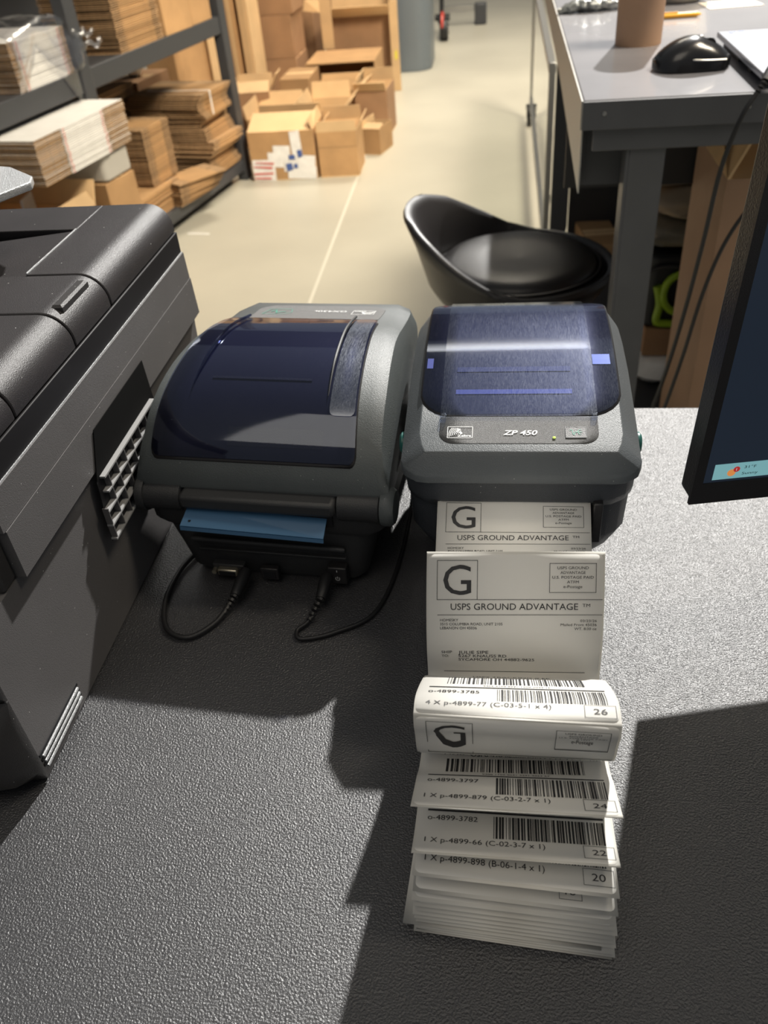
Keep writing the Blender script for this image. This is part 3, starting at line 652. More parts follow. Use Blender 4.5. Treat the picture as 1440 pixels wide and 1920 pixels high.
# ------------------------------------------------------------------ monitor on the right
mo=empty('monitor','black desktop monitor leaning in from the right edge with a dark blue screen','monitor',(.36,.54,DZ))
ML=Vector((.36,.54,DZ))
A=Vector((.1261,.4607,.852)); up=Vector((.0066,-.005,.22)).normalized(); ex=Vector((.978,.208,-.02)).normalized(); ex=(ex-up*ex.dot(up)).normalized(); nb=ex.cross(up).normalized()
if nb.y<0: nb=-nb
nb=(nb-up*nb.dot(up)).normalized()
def mp(a,b_,c): return A+ex*a+up*b_+nb*c-ML
def mbox(b,a0,a1,b0,b1,c0,c1,i=0): return b.add([mp(a,b_,c) for c in (c0,c1) for a,b_ in ((a0,b0),(a1,b0),(a1,b1),(a0,b1))],[(3,2,1,0),(4,5,6,7),(0,1,5,4),(1,2,6,5),(2,3,7,6),(3,0,4,7)],i)
W_,H_=.54,.33
b=MB(); mbox(b,.002,W_,0,H_,.0022,.022); b.build('back_shell','bezel',mo,bevel=.003)
b=MB(); mbox(b,0,W_,0,.0165,0,.0025); mbox(b,0,.0065,.0165,H_,0,.0025); b.build('bezel','plastic_black',mo)
b=MB(); mbox(b,.0065,W_,.0165,H_,.0012,.0022); sc=b.build('screen','screen',mo)
def scr(u,v,o=.0009): return mp(u,v,o)
b=MB(); b.add([scr(.0125,.0185,.0010),scr(W_,.0185,.0010),scr(W_,.0310,.0010),scr(.0125,.0310,.0010)],[(0,1,2,3)]); b.build('taskbar','taskbar',sc)
def disc(I,cx,cy,r_): I.poly([(cx+r_*math.cos(2*PI*q/18),cy+r_*math.sin(2*PI*q/18)) for q in range(18)])
Ii=Ink(); disc(Ii,.0245,.0235,.0028); Ii.build('weather_icon','px_or',sc,lambda u,v:scr(u,v,.0007))
Ii=Ink(); disc(Ii,.0275,.0262,.0022); Ii.build('notification_badge','px_red',sc,lambda u,v:scr(u,v,.0005))
Ii=Ink(); V2,F2=text2d('1',.0020); addt(Ii,V2,F2,.0271,.0252); Ii.build('badge_number','px_wh',sc,lambda u,v:scr(u,v,.0003))
Ii=Ink(); V2,F2=text2d('31\u00b0F',.0021,.0080); addt(Ii,V2,F2,.0325,.0262); V2,F2=text2d('Sunny',.0020,.0108); addt(Ii,V2,F2,.0318,.0212); Ii.build('weather_text','px_dk',sc,lambda u,v:scr(u,v,.0007))
b=MB(); mbox(b,.22,.32,.06,.26,.022,.05); b.build('rear_housing','bezel',mo,bevel=.01)
b=MB(); P0=mp(.27,.12,.055); b.tube([P0,P0+Vector((.01,.05,0)),Vector((P0.x+.01,P0.y+.05,.012))],.018,12); b.build('stand_neck','bezel',mo,smooth=40)
c0=Vector((P0.x+.01,P0.y+.05,0)); b=MB(); b.loft([[Vector((c0.x+.13*math.cos(2*PI*q/32)*s_,c0.y+.045*math.sin(2*PI*q/32)*s_,z)) for q in range(32)] for s_,z in ((1,0.0005),(1,.008),(.9,.012))]); b.build('stand_base','bezel',mo)
# ------------------------------------------------------------------ stool
st=empty('stool','low-backed black leatherette stool on the floor behind the right label printer','stool',(.035,1.750,0))
def ell(a,r_): return Vector((math.cos(a)*r_*1.02,math.sin(a)*r_,0))
b=MB(); 
prof=[(.004,.505),(.08,.512),(.135,.512),(.158,.505),(.166,.492),(.163,.478),(.15,.47),(.004,.47)]
b.lathe(prof,(0.0,0,.006),40); b.build('seat','leather',st,smooth=50)
MB().tube([Vector((.0,0,.499))+ell(2*PI*q/40,.168) for q in range(41)],.0032,6,caps=False).build('seat_piping','leather',st,smooth=60)
# shell: revolves around seat with height by angle
def hh(a):  # a in degrees from direction of the back
    a=abs((a+180)%360-180); return lin([(0,1),(20,.96),(40,.77),(60,.44),(78,.16),(96,.03),(180,0)],a)
rings=[]; NA=56; bd=176
for i in range(NA):
    ang=360*i/NA; h=hh(ang-bd); a=R(ang); zt=.497+.128*h; lean=.035*h
    pr=[(.075,.415),(.135,.422),(.172,.445),(.190,.475),(.196+lean*.5,.497+(zt-.497)*.5),(.200+lean,zt-.006),(.196+lean,zt+.003),(.186+lean,zt+.002),(.180+lean*.8,zt-.012),(.176+lean*.3,.497+(zt-.497)*.4),(.171,.490),(.160,.465)]
    rings.append([Vector((math.cos(a)*r_*1.02,math.sin(a)*r_,z)) for r_,z in pr])
n=len(rings[0]); V=[v for r_ in rings for v in r_]; F=[(i*n+j_,((i+1)%NA)*n+j_,((i+1)%NA)*n+j_+1,i*n+j_+1) for i in range(NA) for j_ in range(n-1)]
mesh('shell',V,F,'leather',st,smooth=70)
b=MB(); b.lathe([(.03,.0),(.03,.0)],(0,0,0)); 
MB().lathe([(.10,.398),(.10,.416),(.02,.416)],(0,0,0),28).build('swivel_plate','dark_metal',st)
MB().tube([(0,0,.04),(0,0,.40)],.024,16).build('gas_column','metal',st,smooth=40)
MB().lathe([(.20,.0),(.20,.008),(.17,.016),(.03,.045),(.025,.05)],(0,0,0),40).build('foot_plate','metal',st,smooth=40)
# ------------------------------------------------------------------ workbench on the right and what stands on it
wb=empty('workbench','grey steel workbench with light laminate top at the upper right','workbench',(.75,1.9,0))
WL=Vector((.75,1.9,0))
def wl(o): o.location=-WL; return o
wl(MB().box(.106,1.40,1.236,2.75,.900,.930).build('bench_top','bench_top',wb,bevel=.002))
wl(MB().box(.1055,1.40,1.232,1.2358,.893,.9285).build('front_edge','bench_paint',wb,bevel=.0008))
wl(MB().box(.1035,.1058,1.236,2.75,.893,.9290).build('side_edge','bench_edge',wb))
wl(MB().box(.122,1.40,1.2445,1.252,.862,.8925).build('front_rail','bench_paint',wb,bevel=.0015))
b=MB(); b.add([(.108,1.262,.893),(.108,2.70,.893),(.108,2.70,.86),(.108,1.9,.845),(.108,1.262,.800)],[(0,1,2,3,4)]); wl(b.build('side_panel','bench_edge',wb,solid=.002))
wl(MB().box(.175,.2235,1.252,1.256,.0,.8615).build('leg','bench_paint',wb,bevel=.001)); wl(MB().box(.1705,.1752,1.252,1.300,.0,.8615).build('leg_flange','bench_paint',wb,bevel=.001))
wl(MB().box(1.30,1.35,1.252,1.30,0,.8615).build('leg','bench_paint',wb)); wl(MB().box(.15,.20,2.66,2.70,0,.8925).build('leg','dark_metal',wb)); wl(MB().box(1.30,1.35,2.66,2.70,0,.8925).build('leg','dark_metal',wb))
wl(MB().box(.112,1.38,1.60,1.606,.70,.8995).build('hanging_panel','plastic_black',wb))
wl(MB().box(.112,.120,1.30,1.5,.80,.89).build('corner_plate','dark_metal',wb))
wl(MB().box(.205,1.295,2.672,2.680,.171,.89).build('dark_filler_panel','plastic_black',wb))  # black sheet added to give the shade under the bench
wl(MB().box(.15,1.38,1.34,2.70,.150,.170).build('lower_shelf','dark_metal',wb))
for x,z,y in ((.134,.9135,1.2318),(.318,.9135,1.2318),(.131,.853,1.2990),(.146,.853,1.2990),(.275,.853,1.5990)):
    wl(MB().lathe([(.0004,-.002),(.0026,-.0018),(.003,0)],(x,y,z),10,axis='y').build('screw','metal',wb))
wl(MB().box(.12,.17,1.299,1.303,.80,.8925).build('gusset','dark_metal',wb))
# mouse
ms=empty('computer_mouse','black computer mouse on the light workbench top','mouse',(.268,1.395,.930),R(-4))
b=MB(); rings=[]
for q in range(15):
    t=q/14; x=-.054+.108*t; w_=.034*math.sqrt(max(.0,1-(2*t-1)**4))*(1+.08*math.sin(t*PI*2))+.0015; h=.038*math.sin(PI*min(1,.06+t*.88))**.75*(1.05 if t<.6 else 1)+.001
    rings.append([Vector((x,w_*math.cos(a),.002+max(0,h*math.sin(a)**.8 if math.sin(a)>0 else 0))) for a in [PI*j_/10 for j_ in range(11)]])
b.loft(rings); b.build('shell','mouse',ms,smooth=60)
MB().tube(crom([(-.052,-.004,.014),(-.03,-.026,.018),(.01,-.0335,.016),(.045,-.024,.014)],6),.0012,6).build('side_seam','metal',ms)
MB().lathe([(.002,-.0035),(.009,-.003),(.009,.003),(.002,.0035)],(.022,0,.0300),16,axis='y').build('scroll_wheel','black',ms)
MB().box(.005,.012,-.003,.003,.0405,.0418).build('top_button','metal',ms,bevel=.0006)
# paper tube
tb=empty('cardboard_tube','brown cardboard tube standing upright behind the mouse','tube',(.219,1.603,.930))
MB().lathe([(.0370,0),(.0370,.078),(.0372,.0785),(.0372,.150),(.0330,.150),(.0330,.002),(.03,0)],(0,0,0),44).build('tube_wall','tube',tb,smooth=40)
# laptop
lp=empty('laptop','silver laptop corner lying at the right end of the workbench top','laptop',(.50,1.40,.930))
q=lp; 
MB().box(-.170,.17,-.155,.142,.012,.020).build('base','laptop',lp,bevel=.002)
MB().box(-.160,.16,.02,.13,.0005,.0125).build('rubber_foot','black',lp)
MB().box(-.160,.16,-.06,-.04,.0005,.0125).build('rubber_foot','black',lp)
MB().box(-.150,.16,.05,.120,.0202,.0206).build('palm_label','white_card',lp)
MB().box(-.155,-.145,.125,.132,.0202,.0205).build('blue_mark','blue_print',lp); MB().box(-.141,-.132,.126,.133,.0202,.0205).build('blue_mark','blue_print',lp)
# crumpled black bag, pen, bowl
bg=MB(); rings=[]
for q in range(19):
    t=q/18; x=-.062+.13*t; rr=.016*math.sin(PI*min(.96,max(.05,t)))**.5
    rings.append([Vector((x,rr*1.1*math.cos(a)+.006*noise.noise((x*60,a,1)),.0005+max(0,rr*(1+math.sin(a))*.75+.006*noise.noise((x*90,a*2,5))))) for a in [2*PI*j_/14 for j_ in range(14)]])
o=bg.loft(rings).build('crumpled_bag',mat('foil_bag',(.16,.17,.17),.25,metal=.3,bump=.8,bscale=60,bdist=.01,vary=.9,vscale=60),smooth=60,loc=(.166,1.955,.930),rot=(0,0,.12)); tag(o,'crumpled black and silver plastic bag behind the cardboard tube on the bench','bag')
pe=empty('pen','orange pen lying right of the cardboard tube on the bench','pen',(.318,1.815,.9345),.02)
MB().tube([(-.030,0,0),(.030,0,0)],.0042,10).build('barrel','orange',pe,smooth=40); MB().tube([(.030,0,0),(.038,0,0)],[.004,.001],10).build('tip','orange',pe); MB().box(-.028,-.004,-.0012,.0012,.0042,.0062).build('clip','orange',pe)
bo=empty('bowl','cream white bowl cut by the top edge of the photo behind the pen','bowl',(.350,2.01,.930))
MB().lathe([(.030,0),(.034,.001),(.050,.02),(.060,.055),(.057,.055),(.046,.02),(.030,.006),(.001,.004)],(0,0,0),36).build('vessel','cream',bo,smooth=40); MB().lathe([(.031,.0),(.031,.004),(.028,.004)],(0,0,.0002),30).build('foot_ring','cream',bo)
wt=MB().add([(-.05,-.04,0),(.05,-.04,0),(.05,.04,0),(-.05,.04,0)],[(0,1,2,3)]).build('sticky_note','cream',solid=.001,loc=(.43,1.93,.9312),rot=(0,0,.1)); tag(wt,'cream sheet of paper behind the laptop on the bench','paper')
# cables hanging in front of the bench
cable('charger_cable','black charger cable with ribbed end hanging from the laptop over the bench front edge',[(.318,1.205,.936),(.302,1.20,.905),(.289,1.205,.84),(.283,1.21,.74),(.275,1.225,.62),(.262,1.24,.50),(.235,1.25,.36),(.20,1.26,.24),(.16,1.22,.02)],.0032,plug=([(.345,1.24,.962),(.335,1.225,.953),(.327,1.213,.946)],[.0075,.0075,.0055],(.312,1.203,.926)))
cable('cable','plain black cable slanting behind the monitor down past the tall carton',[(.40,1.205,.86),(.345,1.21,.80),(.315,1.215,.74),(.297,1.22,.66),(.285,1.23,.55),(.27,1.235,.45),(.250,1.24,.33),(.232,1.25,.20),(.22,1.22,.02)],.0030)
# ------------------------------------------------------------------ cartons: generic open / closed box
def carton(name,label,x0,x1,y0,y1,z0,z1,m='card',mi='card_in',flaps=None,rz=0,group=None,cat='box',tape=None,tilt=None):
    """walls and floor as one body; flaps = dict side->(angle from vertical outward in deg, length)"""
    cx,cy=(x0+x1)/2,(y0+y1)/2; a,b_=(x1-x0)/2,(y1-y0)/2; h=z1-z0; t=.004
    o=empty(name,label,cat,(cx,cy,z0),rz,group)
    if tilt: o.rotation_euler=(tilt[0],tilt[1],rz)
    if flaps is None:
        MB().box(-a,a,-b_,b_,.0005,h).build('body',m,o,bevel=.003)
        MB().add([(-a,-.004,h+.0006),(a,-.004,h+.0006),(a,.004,h+.0006),(-a,.004,h+.0006)],[(0,1,2,3)]).build('top_seam','card_edge',o)
        MB().add([(-a*.9,-.025,h+.0004),(a,-.025,h+.0004),(a,.025,h+.0004),(-a*.9,.025,h+.0004)],[(0,1,2,3)]).build('packing_tape',tape or 'card_in',o)
        return o
    mb=MB(); mb.box(-a,a,-b_,b_,.0005,.006,1)
    for (X0_,X1_,Y0_,Y1_) in ((-a,a,-b_,-b_+t),(-a,a,b_-t,b_),(-a,-a+t,-b_+t,b_-t),(a-t,a,-b_+t,b_-t)): mb.box(X0_,X1_,Y0_,Y1_,.006,h)
    # inner faces lighter: thin liners
    e=.0006
    mb.add([(-a+t+e,-b_+t+e,.007),(a-t-e,-b_+t+e,.007),(a-t-e,b_-t-e,.007),(-a+t+e,b_-t-e,.007),(-a+t+e,-b_+t+e,h),(a-t-e,-b_+t+e,h),(a-t-e,b_-t-e,h),(-a+t+e,b_-t-e,h)],[(0,1,2,3),(0,1,5,4),(1,2,6,5),(2,3,7,6),(3,0,4,7)],1)
    body=MB(); body.V,body.F,body.I=mb.V,mb.F,mb.I; body.build('body',[m,mi],o)
    for s,(ang,ln) in flaps.items():
        A_=R(ang); dz,do=ln*math.cos(A_),ln*math.sin(A_)
        if s=='f': P=[(-a,-b_,h),(a,-b_,h),(a-.004,-b_-do,h+dz),(-a+.004,-b_-do,h+dz)]
        if s=='b': P=[(-a,b_,h),(a,b_,h),(a-.004,b_+do,h+dz),(-a+.004,b_+do,h+dz)]
        if s=='l': P=[(-a,-b_,h),(-a,b_,h),(-a-do,b_-.004,h+dz),(-a-do,-b_+.004,h+dz)]
        if s=='r': P=[(a,-b_,h),(a,b_,h),(a+do,b_-.004,h+dz),(a+do,-b_+.004,h+dz)]
        mesh('flap',P,[(0,1,2,3)],mi if s!='x' else m,o,solid=.0035)
    return o
# floor pile, front row
bxA=carton('cardboard_box','brown carton covered in torn white, red and blue shipping labels, front of the floor pile',-1.195,-.880,4.085,4.36,0,.222,flaps={'f':(-72,.16),'r':(-20,.05),'b':(-15,.06)})
rl=random.Random(5)
for (x0,x1,z0,z1,m) in ((-.154,-.045,.002,.098,'tape'),(-.075,.00,.062,.130,'tape'),(-.045,.036,.085,.160,'tape'),(.00,.10,.035,.110,'tape'),(.015,.154,.004,.060,'tape'),(.09,.152,.05,.112,'tape'),(.050,.098,.10,.218,'tape'),(-.150,-.055,.030,.038,'red_print'),(-.150,-.060,.060,.070,'red_print'),(-.150,-.07,.010,.018,'red_print'),(-.14,-.05,.080,.088,'red_print'),(.015,.045,.045,.075,'blue_print'),(.03,.060,.095,.115,'blue_print'),(.075,.098,.105,.135,'blue_print'),(.05,.068,.055,.075,'blue_print')):
    zi_=getattr(rl,'k_',0)+1; rl.k_=zi_; y=-.1385-.0003*zi_; s_=rl.uniform(-.006,.006)
    MB().add([(x0,y,max(.001,z0+s_)),(x1,y,max(.001,z0-s_)),(x1+s_,y,z1-s_),(x0+s_,y,z1)],[(0,1,2,3)]).build('shipping_label',m,bxA)
bxB=carton('cardboard_box','plain brown carton with a crease, right of the label-covered carton',-.868,-.680,4.10,4.33,0,.205,m='card',flaps={'f':(0,.045),'r':(35,.05),'b':(-5,.06),'l':(-40,.05)},rz=.02)
MB().box(-.094,.094,-.1158,-.1153,.135,.137).build('crease','card_edge',bxB)
carton('cardboard_box','small open carton with a pale flap leaning at the right end of the floor pile',-.690,-.590,4.44,4.62,0,.125,m='card',flaps={'f':(-80,.07),'l':(0,.03)},rz=-.25)
carton('cardboard_box','brown carton behind the small pale-flapped one, nearest the empty floor',-.770,-.600,4.76,5.02,0,.235,m='card_dk',flaps={'f':(40,.06),'l':(-60,.06),'b':(0,.06)},rz=-.05)
carton('cardboard_box','open carton holding a white insert in the middle of the floor pile',-1.00,-.795,4.45,4.74,0,.215,m='card_dk',flaps={'l':(20,.06),'b':(10,.08),'r':(50,.06)})
o=MB().box(-.085,.080,-.004,.004,0,.17).build('polystyrene_insert','white_card',loc=(-.885,4.53,.012),rot=(-.25,0,.05),bevel=.003); tag(o,'white packing insert sticking up from the open middle carton','packaging')
carton('cardboard_box','open carton with glassware necks showing, left in the floor pile',-1.28,-1.04,4.42,4.70,0,.20,m='card',flaps={'r':(0,.05),'b':(15,.07),'l':(10,.06)})
for q in range(2):
    bt=empty('glass_jar','small clear glass jar standing in the left open carton','jar',(-1.19+.075*q,4.50,.008),group='jars in the left open carton')
    MB().lathe([(.022,0),(.024,.12),(.012,.16),(.012,.205),(.001,.206)],(0,0,0),16).build('jar_body','sheet_glass',bt,smooth=40); MB().lathe([(.014,.206),(.014,.214),(.001,.215)],(0,0,0),14).build('lid','metal',bt)
carton('cardboard_box','small carton with splayed light flaps beside the rack post',-1.415,-1.225,4.70,4.86,0,.27,m='card_dk',flaps={'f':(-60,.08),'r':(30,.09),'b':(10,.06),'l':(5,.05)},rz=.06)
carton('cardboard_box','closed carton between the splayed carton and the big open one',-1.205,-1.04,4.90,5.20,0,.285,m='card')
carton('cardboard_box','low brown carton below the big open one',-1.03,-.800,4.90,5.20,0,.215,m='card',flaps={'r':(20,.05),'b':(0,.03)},rz=.0)
# carton lying on its side, opening to the viewer
sb=empty('cardboard_box','carton on its side, dark opening forward, yellow sticker inside','box',(-.93,5.45,.27))
sb.location=(-.945,5.56,0)
for n_,bx_ in (('body_floor',(-.20,.20,-.20,.2,.105,.110)),('body_top',(-.20,.20,-.2,.2,.265,.270)),('body_side',(-.204,-.2,-.2,.2,.105,.27)),('body_side',(.2,.204,-.2,.2,.105,.27)),('body_back',(-.2,.2,.196,.2,.11,.265))):
    MB().box(*bx_).build(n_,'card' if n_!='body_back' else 'card_dk',sb)
MB().box(.06,.115,.190,.195,.20,.25).build('yellow_sticker','yellow',sb)
MB().box(-.19,.2,-.19,.19,.0,.1045).build('lower_carton','card_dk',sb)
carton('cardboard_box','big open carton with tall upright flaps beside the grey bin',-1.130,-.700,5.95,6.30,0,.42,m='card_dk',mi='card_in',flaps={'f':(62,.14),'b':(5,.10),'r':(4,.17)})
o=empty('cardboard_sheet','tall pale strip of cardboard standing at the left corner of the big open carton','cardboard',(-1.08,5.80,.271)); MB().box(-.035,.035,-.003,.003,0,.36).build('panel','card_in',o,bevel=.001); MB().add([(-.035,-.0035,.20),(-.13,-.05,.22),(-.11,-.06,.28),(-.035,-.0035,.27)],[(0,1,2,3)]).build('bent_flap','card_in',o,solid=.003)
o=empty('cardboard_sheet','long pale cardboard panel standing against the grey bin','cardboard',(-.668,5.86,0)); MB().box(-.032,.020,-.003,.003,0.0005,.50).build('panel','card_in',o,bevel=.001); MB().box(-.010,.006,-.0036,-.003,.18,.23).build('yellow_mark','yellow',o)
# big stacked cartons behind
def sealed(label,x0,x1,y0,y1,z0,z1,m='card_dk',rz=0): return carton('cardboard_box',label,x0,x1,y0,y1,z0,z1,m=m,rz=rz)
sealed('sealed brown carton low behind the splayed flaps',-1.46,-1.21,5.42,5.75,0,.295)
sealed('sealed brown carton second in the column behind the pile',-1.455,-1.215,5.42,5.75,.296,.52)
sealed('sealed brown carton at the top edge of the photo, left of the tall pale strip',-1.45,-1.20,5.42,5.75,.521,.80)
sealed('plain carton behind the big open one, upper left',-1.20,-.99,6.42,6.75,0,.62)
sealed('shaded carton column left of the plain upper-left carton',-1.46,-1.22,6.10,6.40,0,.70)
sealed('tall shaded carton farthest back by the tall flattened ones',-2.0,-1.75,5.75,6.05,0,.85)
sealed('light kraft carton behind the big open one, near the bin',-.975,-.92,6.35,6.75,0,.62,m='card')
# tall flattened cartons standing in the next rack bay
for q,(x,y,z,m) in enumerate(((-1.60,5.24,.92,'card_dk'),(-1.515,5.22,.96,'card'),(-1.43,5.20,.90,'card_in'))):
    o=empty('flat_carton',('tall flattened carton leaning behind the rack post, darkest','tall flattened carton leaning behind the rack post, middle','tall pale flattened carton nearest the sealed carton column')[q],'cardboard',(x,y,0),R(-8)); MB().box(-.03,.03,-.004,.16,.0005,z).build('panel',m,o,bevel=.002); MB().box(-.012,.012,-.006,-.004,.001,z-.01).build('flap_edge','card_in',o)
# ------------------------------------------------------------------ storage rack (rotated 10 degrees) and stacks
P0=Vector((-1.26,4.04,0)); ea=R(-10)
rk=empty('storage_rack','dark steel storage rack along the left aisle','rack',P0,ea)
def rack(name,m,*bx_,**k_): return MB().box(*bx_).build(name,m,rk,**k_)
for y0 in (-2.25,-1.03,.072):
    rack('post','dark_metal',-.035,.012,y0,y0+.062,0,1.7,bevel=.003)
    rack('post','dark_metal',-.62,-.58,y0,y0+.05,0,1.7,bevel=.003)
for z0,z1 in ((.045,.095),(.632,.700),(1.35,1.42)):
    rack('front_beam','dark_metal',-.030,.006,-2.19,-1.03,z0,z1,bevel=.003); rack('front_beam','dark_metal',-.030,.006,-.968,.072,z0,z1,bevel=.003)
    rack('shelf_deck','dark_metal',-.60,-.03,-2.2,.07,z1-.012,z1-.003)
rack('base_box','black',-.55,-.06,-2.2,.05,.0,.044)
for q in range(0): rack('front_beam','dark_metal',-.030,.006,.092,1.3,(.045,.632,1.35,0,0)[q],(.095,.70,1.42,.001,.001)[q]) if q<3 else None
T=Matrix.Translation(P0)@Matrix.Rotation(ea,4,'Z')
def slabmesh(w_,l,t,kind,ff=.27):
    """flattened carton: two plies, flap slots on the near edge. x -w..0, y 0..l"""
    b=MB()
    if kind=='kraft':
        s_=.055
        b.box(-w_,0,s_,l-s_,0,t)
        for (a,c) in ((-w_,-w_*.5-.004),(-w_*.5+.004,0)):
            b.box(a,c,0,s_-.0005,.0008,t-.0008,1); b.box(a,c,l-s_+.0005,l,.0008,t-.0008,1)
    else:
        f=l*(.10 if l<.4 else .27)
        b.box(-w_,0,f,l-f,0,t,2)
        b.box(-w_+.003,-.004,0,f-.0005,.0006,t-.0001,1); b.box(-w_+.003,-.004,l-f+.0005,l,.0006,t-.0001,1)
        b.I[-11]=2; b.I[-5]=2
        b.box(-.0005,.0006,f+.004,f+.014,.0004,t-.0004,3); b.box(-.0005,.0006,l-f-.014,l-f-.004,.0004,t-.0004,3)
    o=b.build('tmp',['card','card_edge','white_card','red_soft']); me=o.data; bpy.data.objects.remove(o); return me
M['red_soft']=mat('faded_red_ink',(.62,.32,.28),.6)
_ones='zero first second third fourth fifth sixth seventh eighth ninth tenth eleventh twelfth thirteenth fourteenth fifteenth sixteenth seventeenth eighteenth nineteenth'.split()
def ordinal(n):
    if n<20: return _ones[n]
    t,u=divmod(n,10); tens=('twentieth','thirtieth','fortieth')[t-2] if u==0 else ('twenty','thirty','forty')[t-2]+'-'+_ones[u]
    return tens
def stack(label,group,x,y,z,w_,l,n,pitch,kind='kraft',jit=.004,rot=0,t=None,shift=None):
    me=slabmesh(w_,l,(t or pitch*.74),kind); rj=random.Random(int(abs(x*991+y*77+z*31)*100))
    for q in range(n):
        o=bpy.data.objects.new('flat_carton',me); COL.objects.link(o)
        dx,dy=rj.uniform(-jit,jit),rj.uniform(-jit,jit); dr=rj.uniform(-1,1)*jit*1.5
        if shift: sx,sy,sr=shift(q); dx+=sx; dy+=sy; dr+=sr
        o.matrix_world=T@Matrix.Translation((x+dx,y+dy,z+q*pitch))@Matrix.Rotation(rot+dr,4,'Z')
        tag(o,label.replace('@',('topmost' if q==n-1 else 'bottom' if q==0 else ordinal(n-q)+' from top')),'cardboard',group)
ZM=.698
WX,WY,WZ,WL_=.15,-1.545,.480,.515
rack('dark_filler_panel','dark_metal',-.635,-.628,-2.2,.05,.05,1.5)  # dark sheet added to fill the dark gaps behind the shelves
stack('flattened brown carton, @ of the tied bundle on the middle rack shelf','brown bundle on the middle shelf',-.005,-.735,ZM,.30,.325,34,.0068,jit=.003)
stack('flattened white carton, @ of the plastic-wrapped bundle on the middle shelf','wrapped white cartons on the middle shelf',-.005,-1.335,ZM,.30,.30,21,.0068,'white',jit=.002)
stack('flattened white-centred carton, @ of the unwrapped bundle on the lower level','white cartons on the lower level',WX,WY,WZ,.30,WL_,21,.0064,'white',jit=.002)
stack('flattened brown carton, @ of the neat stack right of the white bundle','brown neat stack on the lower level',-.045,-.665,.200,.24,.215,30,.0073,jit=.002)
stack('flattened brown carton, @ of the pile below the neat stack','brown cartons under the neat stack',-.02,-.93,.095,.30,.42,13,.0078,jit=.008)
stack('flattened brown carton, @ of the tall slumped stack by the post','tall slumped brown stack',.0,-.228,.096,.36,.280,37,.0096,jit=.004,shift=lambda q:(.012*math.sin(q*.55)+(.02 if 9<q<17 else 0)-(.03 if 26>q>21 else 0),.014*math.sin(q*.31+1)-.0*q,.05*math.sin(q*.33)))
stack('flattened brown carton, @ of the short twisted pile on the bottom shelf','short twisted brown pile',.03,-.60,.096,.16,.26,11,.0085,jit=.005,rot=-.12,shift=lambda q:(.0,.0,-.03*q))
# upright carton on the middle shelf
def rbox(name,label,x0,x1,y0,y1,z0,z1,m='card',flaps=None,rz=0):
    c=T@Vector(((x0+x1)/2,(y0+y1)/2,z0)); o=carton(name,label,-(x1-x0)/2,(x1-x0)/2,-(y1-y0)/2,(y1-y0)/2,0,z1-z0,m=m,flaps=flaps)
    o.location=c; o.rotation_euler=(0,0,ea+rz); return o
rbox('cardboard_box','brown carton on the middle shelf left of the far rack post',-.33,.004,-.390,-.170,ZM,1.0,rz=-.02)
rbox('cardboard_box','brown carton touching the far rack post on the middle shelf',-.33,.000,-.160,.020,ZM,1.0)
rbox('cardboard_box','open carton on the bottom shelf below the unwrapped white bundle',-.28,.12,-1.72,-1.30,.096,.345,flaps={'f':(-65,.08),'r':(-28,.05),'l':(0,.05),'b':(25,.08)})
rbox('cardboard_box','brown carton under the pale mailer pack, propping the white bundle',-.16,.13,-1.21,-1.04,.096,.385,rz=-.06)
o=empty('envelope','white paper envelope poking out of the open bottom-shelf carton','envelope',T@Vector((-.05,-1.42,.25)),ea+.3); MB().box(-.003,.003,-.05,.05,0,.16).build('sheet','white_card',o,bevel=.001)
o=MB().loft([rrect(-.14,.13,-.085,.085,.02,z) for z in (.0,.045,.090)]).build('mailer_pack',mat('pale_mailers',(.42,.40,.36),.5,bump=.3,bscale=20,bdist=.01),bevel=.008,rot=(0,0,ea)); tag(o,'pale grey pack of mailers supporting the lower white bundle','pack')
o.location=T@Vector((.0,-1.125,.3885))
rbox('cardboard_box','tall plain carton behind the slumped stack beyond the far post',-.62,-.45,.42,1.02,.0,.68,m='card')
o=empty('flat_carton','tall pale cardboard strip in front of the plain carton beyond the far post','cardboard',T@Vector((-.43,.80,0)),ea); MB().box(-.004,.004,-.045,.045,.0005,.72).build('panel','card_in',o,bevel=.001)
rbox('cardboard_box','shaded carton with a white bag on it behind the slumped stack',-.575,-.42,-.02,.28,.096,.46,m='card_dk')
b=MB(); rg=[]
for q in range(9):
    t=q/8; rr=.06*math.sin(PI*min(.95,.12+t*.8)); rg.append([Vector((rr*math.cos(a)*(1+.3*noise.noise((q,a,0))),rr*math.sin(a)*(1+.3*noise.noise((a,q,3))),t*.12)) for a in [2*PI*j_/12 for j_ in range(12)]])
o=b.loft(rg).build('plastic_bag','white_card',smooth=60,loc=T@Vector((-.51,.12,.462)),rot=(0,0,0)); tag(o,'white plastic bag in the shade behind the slumped stack','bag'); 
stack('flattened brown carton, @ of the shaded stack behind the neat stack','brown cartons at the back in shade',-.38,-.56,.098,.2,.44,40,.0098,jit=.006)
